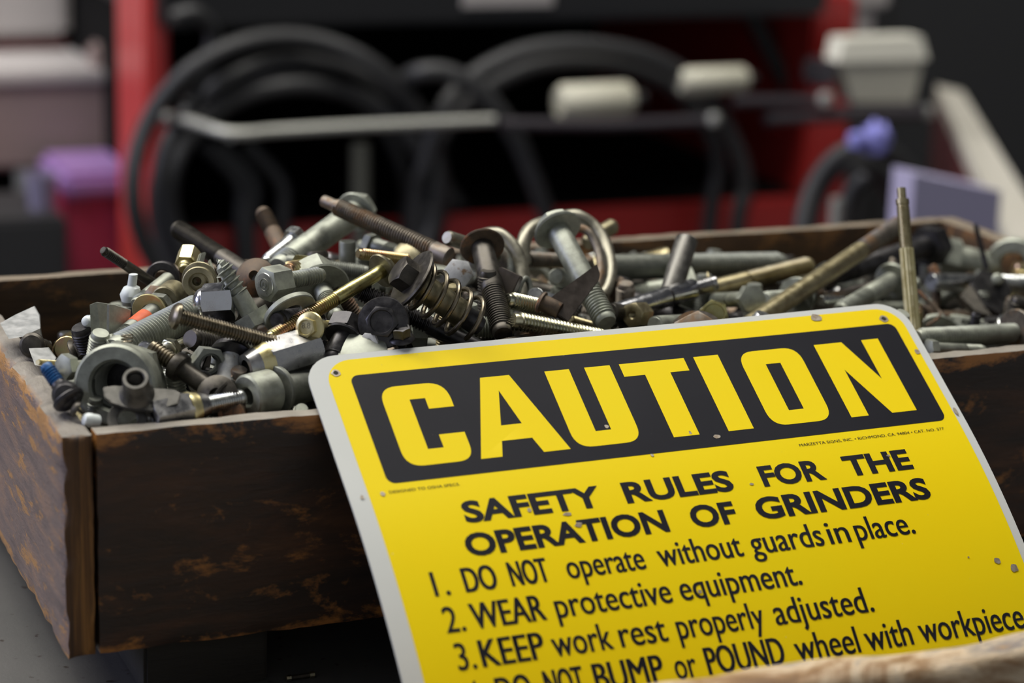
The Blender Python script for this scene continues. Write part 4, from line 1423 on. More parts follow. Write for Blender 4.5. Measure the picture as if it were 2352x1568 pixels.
def bare_bolt(name, label, mat, H_, T_, d, af, hh, kind='hex', roll=0, cat='bolt', extra=None, fl=None, hmat=None):
    """a bolt whose shank pieces all come from extra"""
    H_, T_ = Vector(H_), Vector(T_)
    k = dep((H_ + T_) / 2) / FPX
    d, af, hh = d * k, af * k, hh * k
    ax = (T_ - H_).normalized()
    o = empty(name, label, cat, None, frame(H_ + ax * hh, T_, roll))
    L = (T_ - H_).length - hh
    for pn, VF in head_parts(kind, af, hh, fl * k if fl else None, mat):
        link(pn, finish(pn, *VF, hmat or mat, 32), o)
    for pn, VF, m_ in extra(k, L, d):
        link(pn, finish(pn, *VF, m_, 34), o)
    return o


H(bare_bolt('lag_screw', 'grey lag screw with a coarse thread, its point sticking up', 'galv', P_, T2, 46, 78, 34, roll=20, cat='screw', extra=lag_extra))
H(bolt('machine_screw', 'long bronze machine screw with a round head lying across the heap', 'bronze', A(392, 722, 40), A(672, 800, 36), 38, 'pan', af=64, hh=19, t0=0.02, pitch=7.0, cat='screw', seg=24))
H(bolt('thread_end', 'dark threaded bolt end below the long bronze screw', 'brownblack', A(540, 800, 66), A(436, 778, 52), 54, 'none', t0=0.0, pitch=9, cat='bolt'))
H(bolt('pale_stub', 'short pale zinc stub behind the dark shouldered bolt', 'zincgold', A(384, 806, 52), A(450, 772, 66), 26, 'dome', af=46, hh=24, t0=1))
H(bolt('shiny_screw', 'shiny round screw head above the coupling ring', 'chrome', A(330, 800, 50), A(352, 812, 66), 20, 'pan', af=38, hh=16, t0=0.3, cat='screw'))
H(bare_bolt('spring', 'tiny steel coil spring standing behind the coupling ring', 'brownblack', A(292, 768, 46), A(292, 812, 44), 26, 10, 0.01, kind='x', cat='spring',
            extra=lambda k, L, d: [('coil', coil(0, L, d * 0.5, d * 0.07, 6, 16, 6), 'bronze')]))
# shouldered dark bolt
H(bare_bolt('shoulder_bolt', 'dark brown bolt with a fine thread, round collar and long shank', 'brownblack', A(516, 918, 22), A(346, 796, 46), 48, 96, 12, kind='pan', cat='bolt',
            extra=lambda k, L, d: [('shank', lathe([(0, 0), (d * 0.46, 0), (d * 0.46, L * 0.56), (d * 0.60, L * 0.60)], 32), 'brownblack'),
                                   ('collar', lathe([(d * 0.45, L * 0.53), (d * 0.70, L * 0.55), (d * 0.74, L * 0.60), (d * 0.66, L * 0.66), (d * 0.4, L * 0.68)], 36), 'brownblack'),
                                   ('thread', join(thread(d * 0.44, L * 0.66, L * 0.97, 8.2 * k, seg=24), lathe([(d * 0.37, L * 0.66), (d * 0.37, L * 0.99), (d * 0.3, L), (0, L)], 24)), 'bronze')]))
H(bare_bolt('corroded_bolt', 'bolt with a white corroded shank between two dark washers', 'black', A(536, 792, 46), A(508, 930, 28), 46, 92, 20, kind='pan', cat='bolt',
            extra=lambda k, L, d: [('shank', lathe([(0, 0), (d * 0.5, 0), (d * 0.53, L * 0.2), (d * 0.53, L), (0, L)], 32), 'corroded'),
                                   ('under_washer', lathe([(d * 0.4, -0.3), (d * 1.06, 0), (d * 1.10, 1.0), (d * 0.7, 2.2), (d * 0.4, 2.4)], 40), 'black')]))
H(ring('cup_washer', 'dark cup washer on edge at the foot of the corroded bolt', 'brownblack', A(498, 908, 20), A(520, 922, 34), 96, 30, 12, dome=0.8))
H(nut('hex_nut', 'open grey hex nut showing its inner thread behind the corroded bolt', 'galvdark', A(484, 838, 38), A(446, 816, 60), 72, 46, 50, roll=10))
H(ring('ring_washer', 'thin shiny ring low beside the open hex nut', 'steel', A(462, 880, 34), A(452, 862, 46), 60, 46, 6))
H(nut('lug_nut', 'big dark silver lug nut with a gold band on its cone', 'steel', A(608, 833, 34), A(752, 790, 40), 92, 136, 40, roll=18, cone=(66, 50), cmat='palegold'))
# centre left
H(bolt('cap_bolt', 'pale zinc hex bolt whose round face shows a ring mark', 'galv', A(609, 654, 62), A(740, 630, 74), 40, 'hex', af=72, hh=58, t0=0.1, roll=8, pitch=8,
       extra=lambda k, L, d: [('end_face', lathe([(0, -58 * k - 0.25), (27 * k, -58 * k - 0.25), (28 * k, -58 * k)], 36), 'zinc'),
                              ('ring_mark', lathe([(13 * k, -58 * k - 0.25), (13.4 * k, -58 * k - 0.5), (14.6 * k, -58 * k - 0.5), (15 * k, -58 * k - 0.25)], 36), 'galvdark'),
                              ('ring_mark', lathe([(5 * k, -58 * k - 0.25), (5.4 * k, -58 * k - 0.45), (6.6 * k, -58 * k - 0.45), (7 * k, -58 * k - 0.25)], 24), 'galvdark')]))
H(ring('flat_washer', 'grey washer standing on edge below the pale marked bolt', 'galv', A(668, 722, 50), A(640, 676, 58), 128, 60, 14))
H(bolt('flange_bolt', 'grey flange bolt head with its hex pointing up left', 'galv', A(718, 624, 100), A(774, 730, 66), 44, 'flange', af=90, hh=82, fl=132, t0=0.3, roll=25, ft=10))
H(ring('cup_washer', 'rusty brown cup washer behind the pale marked bolt', 'rust', A(586, 636, 92), A(606, 660, 104), 92, 20, 14, dome=1.0))
H(bolt('twisted_bolt', 'gold and brown bolt stub behind the grey flange bolt', 'gold', A(700, 616, 104), A(660, 622, 92), 44, 'hex', af=60, hh=20, t0=0.3, pitch=11, tmat='irid'))
H(bolt('long_gold_bolt', 'long yellow zinc flange bolt running down left from the middle', 'gold', A(894, 612, 66), A(616, 778, 40), 34, 'flange', af=46, hh=26, fl=84, t0=0.42, pitch=6.2, tmat='irid', hmat='olive', ft=8, seg=24))
H(bolt('rusty_ended_bolt', 'dark bolt with a rusty end face below the upright washer', 'brownblack', A(724, 722, 70), A(636, 736, 44), 46, 'none', t0=0.0, pitch=8.5, tmat='black'))
H(bolt('dark_thread', 'dark threaded bolt end pointing right under the flange bolt', 'brownblack', A(640, 694, 76), A(722, 704, 54), 32, 'none', t0=0.2, pitch=5.5))
H(bolt('gold_head_bolt', 'small yellow zinc flange bolt whose head is stamped 8.8', 'palegold', A(701, 752, 34), A(768, 750, 50), 30, 'flange', af=42, hh=26, fl=74, t0=0.6, roll=14, ft=6))
V, F = [], []
gh = HERO[-1]
# the 8.8 stamp on that head
cu = bpy.data.curves.new('text', 'FONT')
cu.body = '8.8'
cu.align_x = 'CENTER'
cu.size = 1
o_ = bpy.data.objects.new('text', cu)
COL.objects.link(o_)
bpy.context.view_layer.update()
me_ = bpy.data.meshes.new_from_object(o_.evaluated_get(bpy.context.evaluated_depsgraph_get()))
TV = [(q.co.x, q.co.y) for q in me_.vertices]
TF = [tuple(p.vertices) for p in me_.polygons]
bpy.data.objects.remove(o_)
kk = dep(at(701, 752, 30)) / FPX
mw = gh.matrix_world.to_3x3()
upv = (mw.inverted() @ AU)
upv.z = 0
upv.normalize()
rtv = Vector((0, 0, -1)).cross(upv)
if (mw @ rtv).dot(AX) < 0:
    rtv = -rtv
zt = -26 * kk + 26 * kk * 0.12 - 0.12
st = 3.0
sv_ = [tuple(rtv * ((x) * st) + upv * ((y - 0.1) * st) + Vector((0, 0, zt))) for x, y in TV]
stamp = link('head_stamp', finish('head_stamp', sv_, TF, 'olive', smooth=False), gh)
stamp['label'] = 'stamp reading 8.8'
H(bolt('hex_bolt', 'black hex bolt with its head up, left of the black flange bolt', 'black', A(804, 742, 42), A(764, 830, 30), 52, 'hex', af=84, hh=38, t0=0.8, roll=10, washer=(92, 8, 0)))
H(bolt('black_flange_bolt', 'black flange bolt whose round flange faces the viewer', 'black', A(876, 738, 26), A(930, 772, 72), 46, 'flange', af=66, hh=30, fl=122, t0=0.3, roll=4, ft=7, hmat='black'))
H(bolt('small_flange_screw', 'little black flange screw standing in front of the black flange bolt', 'black', A(920, 750, 24), A(924, 802, 26), 22, 'flange', af=40, hh=34, fl=62, t0=0.4, ft=6, cat='screw'))
H(nut('hex_nut', 'grey hex nut with chipped zinc beside the little black screw', 'corroded', A(846, 788, 28), A(905, 776, 44), 44, 60, 20))
H(ring('dome_washer', 'pale domed washer just behind the top left corner of the sign', 'galv', A(830, 806, 26), A(836, 850, 32), 120, 0, 10, dome=0.8))
H(bolt('coarse_bolt', 'black coarse threaded bolt slanting down to the sign', 'black', A(1120, 812, 44), A(818, 664, 62), 44, 'none', t0=0.45, pitch=8.2, seg=24))
# spring bolt
P1_, P2_ = A(912, 618, 42), A(1102, 750, 38)


def spring_extra(k, L, d):
    R = d * 1.06
    return [('washer', lathe([(d * 0.4, -0.4), (d * 1.42, -0.2), (d * 1.50, 0.4), (d * 1.42, 1.0), (d * 0.4, 1.0)], 48), 'brownblack'),
            ('under_washer', lathe([(d * 0.4, 1.2), (d * 1.28, 1.2), (d * 1.34, 1.7), (d * 1.28, 2.3), (d * 0.4, 2.3)], 48), 'black'),
            ('sleeve', lathe([(d * 0.52, 2), (d * 0.62, 2.4), (d * 0.62, L * 0.74), (d * 0.5, L * 0.76)], 36), 'olive'),
            ('shank', lathe([(0, 0), (d * 0.5, 0), (d * 0.5, L * 0.93), (d * 0.42, L), (0, L)], 36), 'black'),
            ('spring', coil(2.6, L * 0.88, R, d * 0.115, 4.6, 26, 10), 'bronze')]


H(bare_bolt('spring_bolt', 'black hex bolt with a big washer and a steel coil spring round it', 'black', P1_, P2_, 52, 66, 40, roll=18, extra=spring_extra, hmat='brownblack'))
H(bolt('mottled_bolt', 'bright mottled zinc hex bolt head facing out beside the spring bolt', 'zinc', A(1052, 628, 80), A(1075, 634, 120), 40, 'hex', af=62, hh=26, t0=0.5, roll=6, hmat='corroded'))
H(bolt('gold_thread_end', 'yellow and pink zinc threaded end behind the spring bolt', 'irid', A(935, 596, 104), A(822, 582, 100), 28, 'none', t0=0.02, pitch=5.5))
H(ring('round_head', 'pale olive round carriage bolt head behind the spring bolt', 'olive', A(950, 585, 106), A(956, 640, 118), 94, 0, 14, cat='bolt', dome=1.0))
H(bolt('horizontal_bolt', 'dull dark bolt lying level behind the grey flange bolt', 'galvdark', A(660, 602, 122), A(846, 626, 108), 36, 'none', t0=0.5, pitch=5))
H(bolt('bright_bolt', 'bright zinc hex bolt pointing down left at the top of the heap', 'zinc', A(684, 540, 150), A(610, 604, 136), 34, 'hex', af=46, hh=26, t0=0.9))
H(bolt('big_galvanised_bolt', 'thick pale galvanised bolt rising to the right at the top of the heap', 'galv', A(832, 476, 172), A(640, 616, 128), 62, 'flange', af=70, hh=34, fl=96, t0=0.85, ft=8))
H(bolt('rusty_long_stud', 'long rusty threaded stud with a stepped end, highest in the heap', 'rustgrey', A(1030, 590, 96), A(742, 460, 150), 44, 'none', t0=0.12, pitch=7.0, tip='dog', cat='stud'))
H(bolt('violet_bolt', 'grey bolt catching violet light below the rusty long stud', 'galvdark', A(846, 562, 140), A(920, 584, 124), 42, 'hex', af=54, hh=20, t0=0.5))
# centre right
H(bolt('rusty_flange_bolt', 'brown flange bolt hanging head up, its thread pointing at the sign', 'brownblack', A(1104, 552, 92), A(1156, 768, 40), 54, 'flange', af=60, hh=26, fl=104, t0=0.52, hmat='rust', ft=7, pitch=8, seg=24))
H(bent('hook_bolt', 'thick bent steel hook behind the brown flange bolt', 'drab', [(1026, 545, 100), (1060, 556, 104), (1105, 572, 110), (1140, 590, 116)], 34, 'hook'))
H(bent('bent_rod', 'round steel rod bent into an arch behind the brown flange bolt', 'drab', [(1092, 552, 126), (1112, 540, 122), (1146, 538, 118), (1178, 566, 112), (1198, 610, 106), (1202, 660, 100), (1196, 700, 96)], 32, 'hook'))
H(bolt('square_bolt', 'brown square headed bolt right of the brown flange bolt', 'purplesteel', A(1160, 648, 66), A(1190, 652, 86), 30, 'square', af=54, hh=40, t0=0.5, roll=20))
H(bent('small_ring', 'small bent steel loop right of the square headed bolt', 'galvdark', [(1186, 690, 78), (1196, 650, 80), (1210, 640, 82), (1218, 664, 80), (1214, 700, 76)], 14, 'loop'))
H(bolt('pale_flange_bolt', 'big pale grey flange bolt leaning down right, its end facing out', 'galv', A(1270, 508, 100), A(1394, 742, 48), 56, 'flange', af=72, hh=34, fl=114, t0=0.6, ft=10, pitch=8.5, seg=24, roll=12))
H(bent('eye_hook', 'thick steel hook curving up left of the pale flange bolt', 'drab', [(1204, 610, 112), (1202, 560, 118), (1220, 526, 124), (1262, 510, 130), (1310, 505, 134), (1350, 520, 132)], 34, 'hook'))
H(bent('eye_loop', 'steel eye loop to the right of the pale flange bolt', 'drab', [(1290, 498, 138), (1326, 496, 134), (1364, 520, 130), (1390, 560, 122), (1402, 610, 112), (1398, 650, 104), (1384, 680, 98)], 30, 'loop'))
H(bent('inner_loop', 'rusty inner loop nested against the steel eye loop', 'rustgrey', [(1316, 520, 124), (1350, 532, 120), (1372, 570, 114), (1380, 620, 106), (1372, 668, 100)], 20, 'loop'))
H(bent('rod_end', 'rounded rod end poking up right of the eye loop', 'olive', [(1346, 560, 150), (1376, 538, 152), (1410, 518, 156)], 38, 'rod'))
H(bolt('small_facing_bolt', 'small zinc bolt end facing out left of the pale flange bolt', 'galv', A(1330, 660, 128), A(1277, 635, 90), 40, 'none', t0=0.5))
H(bolt('textured_rod', 'rough brown grey rod lying level behind the small zinc bolt end', 'rustgrey', A(1206, 596, 130), A(1300, 600, 140), 36, 'none', t0=0.02, pitch=11))
H(plate('blade_plate', 'dark brown triangular steel blade standing in the heap', 'purplesteel', [A(1374, 604, 58), A(1380, 628, 56), A(1374, 646, 55), A(1306, 738, 44), A(1284, 722, 45), A(1248, 704, 48), A(1250, 694, 49)], 2.4, 'plate', bev=0.3))
H(bolt('blade_pin', 'brown flanged pin holding the foot of the dark blade', 'rust', A(1236, 690, 52), A(1286, 714, 46), 40, 'pan', af=52, hh=12, t0=1, cat='pin'))
H(bolt('zinc_stub', 'short bright zinc threaded bolt end facing left', 'zincgold', A(1262, 710, 62), A(1164, 688, 56), 40, 'none', t0=0.0, pitch=8.0, seg=24))
H(bolt('zinc_bolt', 'longer bright zinc threaded bolt end just above the sign', 'zincgold', A(1380, 776, 42), A(1178, 735, 40), 44, 'none', t0=0.0, pitch=8.6, seg=24))
H(bolt('gold_sliver', 'thin gold threaded bolt just above the sign right of the blade', 'brass', A(1310, 734, 60), A(1400, 760, 62), 22, 'none', t0=0.02, pitch=5))
H(nut('brass_nut', 'brass coloured hex nut right of the pale flange bolt', 'brass', A(1478, 722, 66), A(1432, 724, 58), 52, 50, 20, roll=22))
H(bolt('dark_stub', 'dark steel stub beside the brass coloured nut', 'brownblack', A(1404, 716, 66), A(1440, 722, 70), 44, 'none', t0=1))
# right part
H(bolt('long_level_bolt', 'long thick grey bolt lying level in the right of the heap', 'galvdark', A(1395, 614, 128), A(1800, 606, 140), 58, 'none', t0=0.42, pitch=10, seg=24))
H(bolt('upright_stud', 'dark stud standing up in front of the long level bolt', 'gunmetal', A(1536, 690, 92), A(1578, 548, 106), 52, 'none', t0=1))
H(bolt('polished_pin', 'polished steel pin with a small threaded end', 'chrome', A(1404, 722, 76), A(1594, 662, 88), 48, 'none', t0=1, cat='pin', extra=lambda k, L, d: [('groove', lathe([(d * 0.505, L * 0.66), (d * 0.51, L * 0.665), (d * 0.51, L * 0.68), (d * 0.505, L * 0.685)], 28), 'black')]))
H(bolt('polished_pin_thread', 'small threaded grey bolt end at the right end of the polished pin', 'steel', A(1586, 666, 88), A(1648, 648, 84), 38, 'none', t0=0.0, pitch=5, cat='pin'))
H(bolt('gold_bolt', 'yellow zinc bolt running right from behind the polished pin', 'brass', A(1590, 676, 112), A(1862, 608, 124), 44, 'none', t0=0.45, pitch=6, hmat='gold', tmat='brass'))
H(bolt('facing_bolt', 'pale zinc hex bolt head facing out above the sign at the right', 'galv', A(1730, 686, 68), A(1640, 690, 104), 36, 'hex', af=60, hh=22, t0=0.5, roll=4))
H(bolt('gold_facing_bolt', 'greenish gold bolt head facing out just above the sign', 'gold', A(1640, 722, 56), A(1652, 716, 90), 32, 'dish', af=60, hh=24, t0=0.5, roll=15))
H(bolt('long_gold_rod', 'long dull gold rod rising to the right edge of the heap', 'brass', A(1720, 748, 56), A(2068, 514, 134), 44, 'none', t0=0.72, pitch=4.5, cat='rod', tmat='rustgrey'))
H(bare_bolt('splined_stud', 'tall gold splined stud standing upright near the right corner of the sign', 'gold', A(2098, 760, 36), A(2070, 432, 62), 34, 30, 0.01, kind='x', cat='stud',
            extra=lambda k, L, d: [('splined_shank', (lambda n: ([((d * 0.5 * (1 if i % 2 else 0.88)) * math.cos(2 * math.pi * i / n), (d * 0.5 * (1 if i % 2 else 0.88)) * math.sin(2 * math.pi * i / n), z) for z in (0, L * 0.575) for i in range(n)],
                                                                  [(i, (i + 1) % n, (i + 1) % n + n, i + n) for i in range(n)] + [tuple(range(n, 2 * n))]))(28), 'palegold'),
                                   ('thread', join(thread(d * 0.44, L * 0.575, L * 0.87, 4.0 * k, seg=20), lathe([(d * 0.4, L * 0.57), (d * 0.4, L * 0.88), (d * 0.45, L * 0.885), (d * 0.45, L * 0.92), (d * 0.30, L * 0.925), (d * 0.30, L), (0, L)], 24)), 'brass')]))
H(bolt('dark_long_bolt', 'thick dark bolt lying right of the long gold rod', 'black', A(2150, 560, 168), A(1880, 640, 130), 52, 'hex', af=84, hh=44, t0=0.7))
H(bolt('pale_level_bolt', 'pale bright bolt lying level near the right edge', 'zinc', A(2140, 648, 116), A(2380, 654, 128), 42, 'none', t0=0.5, cat='bolt', hmat='galv'))
H(bolt('grey_barrel', 'thick grey galvanised bolt at the back right of the heap', 'galv', A(2160, 590, 172), A(2290, 618, 160), 72, 'hex', af=90, hh=40, t0=1))
H(ring('grey_ring', 'big grey ring at the right edge of the heap', 'galv', A(2326, 612, 150), A(2346, 596, 170), 130, 60, 36, cat='ring'))
H(bolt('thin_dark_screw', 'thin dark screw standing up near the right edge', 'black', A(2266, 616, 132), A(2240, 514, 138), 14, 'none', t0=0.3, cat='screw'))
o = H(plate('black_bracket', 'black folded bracket with a hole at the right edge', 'black', [A(2228, 650, 108), A(2260, 612, 116), A(2306, 636, 116), A(2326, 668, 108), A(2300, 722, 92), A(2262, 700, 94)], 3.0, 'bracket', bev=0.5))
H(plate('black_flap', 'black lower flap of the folded bracket at the right edge', 'brownblack', [A(2228, 650, 106), A(2262, 700, 94), A(2284, 728, 88), A(2240, 716, 92), A(2206, 680, 100)], 3.0, 'bracket', bev=0.5))
H(bolt('bracket_rivet', 'pale rivet in the hole of the black bracket', 'galv', A(2290, 640, 100), A(2300, 650, 120), 20, 'pan', af=26, hh=8, t0=1, cat='rivet'))
H(bent('wire_hook', 'thin bent wire hook near the right corner of the sign', 'rust', [(2108, 666, 84), (2140, 700, 78), (2160, 718, 74), (2150, 734, 70), (2128, 748, 66)], 8, 'hook', n=6, seg=8))
H(bolt('level_threaded_bolt', 'grey threaded bolt lying level along the front plank at the right', 'galv', A(2330, 764, 34), A(2106, 776, 26), 46, 'none', t0=0.0, pitch=8.0, seg=24))
H(ring('edge_washer', 'brown washer on the right end of the level threaded bolt', 'rustgrey', A(2332, 764, 33), A(2352, 762, 34), 110, 30, 12))
H(bolt('washer_nut', 'dark brown round nut between the gold stud and the level threaded bolt', 'rust', A(2108, 786, 28), A(2126, 790, 34), 30, 'pan', af=66, hh=26, t0=1, cat='nut'))
H(bolt('pale_bottom_bolt', 'pale bolt low behind the front plank at the right', 'galv', A(2130, 800, 20), A(2260, 806, 22), 30, 'hex', af=40, hh=20, t0=0.6))
H(bolt('curved_grey_bolt', 'grey curved bolt shank right of the long gold rod', 'galv', A(2056, 640, 108), A(1930, 716, 72), 44, 'flange', af=56, hh=22, fl=84, t0=0.5, ft=10))
H(bolt('dark_small_stub', 'dark threaded bolt lying low between the long gold rod and the sign', 'rustgrey', A(2010, 660, 116), A(1890, 690, 84), 30, 'none', t0=0.0, pitch=5))
H(bolt('pale_pin', 'short pale pin below the long gold rod', 'zinc', A(1886, 690, 76), A(1938, 692, 84), 24, 'none', t0=1, cat='pin'))
H(bolt('painted_pin', 'pale bolt with a red paint spot just above the sign', 'galv', A(1506, 748, 50), A(1610, 742, 62), 46, 'none', t0=1, cat='pin', extra=lambda k, L, d: [('paint_spot', lathe([(d * 0.51, L * 0.62), (d * 0.515, L * 0.63), (d * 0.515, L * 0.80), (d * 0.51, L * 0.81)], 24), 'orange')]))
H(bolt('spiky_screw', 'small screw point standing up behind the polished pin', 'brass', A(1632, 668, 100), A(1625, 622, 106), 14, 'none', t0=0.1, tip='point', cat='screw'))
H(bent('grey_lug', 'rusty flat ring on edge left of the black bracket', 'rust', [(2140, 610, 128), (2152, 640, 124), (2150, 690, 116), (2140, 720, 108)], 22, 'ring'))

# ------------------------------------------------------------------ the rest of the heap: loose fasteners settled between the ones above
# kind: (name, category, words, builder)
def k_bolt(kind, d, L, af, hh, fl=None, t0=0.4, pitch=1.2, washer=None):
    def f():
        out = head_parts(kind, af, hh, fl, None) if kind != 'none' else []
        s = shank_parts(d, L, t0, pitch, seg=14)
        if kind == 'none':
            s.append(('stud_end', lathe([(0, -0.4), (d * 0.42, -0.4), (d * 0.46, 0.0), (d * 0.46, 0.6)], 16)))
        if washer:
            s.append(('washer', lathe([(d * 0.5, 0), (washer / 2, 0), (washer / 2, 1.4), (d * 0.5, 1.4)], 28)))
        return out + s
    return f


def k_nut(af, h, hole, fl=None):
    def f():
        out = [('body', hexhead(af, h, h, hole=hole, both=True)), ('thread', thread(hole + 0.05, 0.2, h - 0.6, 1.2, seg=16, inner=True))]
        if fl:
            out.append(('flange', lathe([(hole, h), (fl, h), (fl, h - 1.2), (af * 0.56, h - 2.4), (hole, h - 2.4)], 28)))
        return out
    return f


def k_ring(R, r, t):
    def f():
        return [('ring', lathe([(r, t - 0.2), (r, 0.2), (r + 0.2, 0), (R - 0.2, 0), (R, 0.2), (R, t - 0.2), (R - 0.2, t), (r + 0.2, t), (r, t - 0.2)], 32))]
    return f


KINDS_ = [
    ('hex_bolt', 'bolt', 'short hex bolt', k_bolt('hex', 8, 24, 13, 5.4, t0=0.25), 1.25),
    ('hex_bolt', 'bolt', 'medium hex bolt', k_bolt('dish', 9, 42, 14, 6, t0=0.45), 1.5),
    ('flange_bolt', 'bolt', 'short flange bolt', k_bolt('flange', 7.5, 26, 12, 7.5, 18, t0=0.15), 1),
    ('flange_bolt', 'bolt', 'small flange bolt', k_bolt('flange', 6, 18, 10, 6.5, 14, t0=0.05, pitch=1.0), 1),
    ('stud', 'stud', 'threaded stud', k_bolt('none', 8, 38, 1, 1, t0=0.0), 1),
    ('machine_screw', 'screw', 'round headed machine screw', k_bolt('pan', 5.2, 34, 10.5, 4.4, t0=0.02, pitch=0.95), 1),
    ('hex_nut', 'nut', 'small hex nut', k_nut(13, 7, 4.1), 1),
    ('hex_nut', 'nut', 'large hex nut', k_nut(18, 10, 5.8), 1),
    ('flat_washer', 'washer', 'small flat washer', k_ring(9.5, 4.4, 1.6), 1),
    ('flat_washer', 'washer', 'large flat washer', k_ring(13.5, 6, 2.2), 1),
    ('flange_nut', 'nut', 'flange nut', k_nut(13, 8, 4.1, 9.5), 1),
    ('hex_bolt', 'bolt', 'long hex bolt', k_bolt('hex', 9.5, 60, 16, 6.5, t0=0.6), 1.5),
    ('hex_bolt', 'bolt', 'washered hex bolt', k_bolt('hex', 11, 34, 18, 7.5, t0=0.4, pitch=1.5, washer=24), 1.5),
    ('dowel_pin', 'pin', 'plain pin', k_bolt('none', 7, 30, 1, 1, t0=1.0), 1),
]
FINS = [('galv', 'dull grey'), ('galvdark', 'dark grey'), ('brownblack', 'brown black'), ('black', 'black'), ('zinc', 'bright zinc'), ('brass', 'dull gold'), ('rustgrey', 'rust-flecked grey'), ('rust', 'rusty'), ('irid', 'pinkish gold'), ('steel', 'scratched steel')]
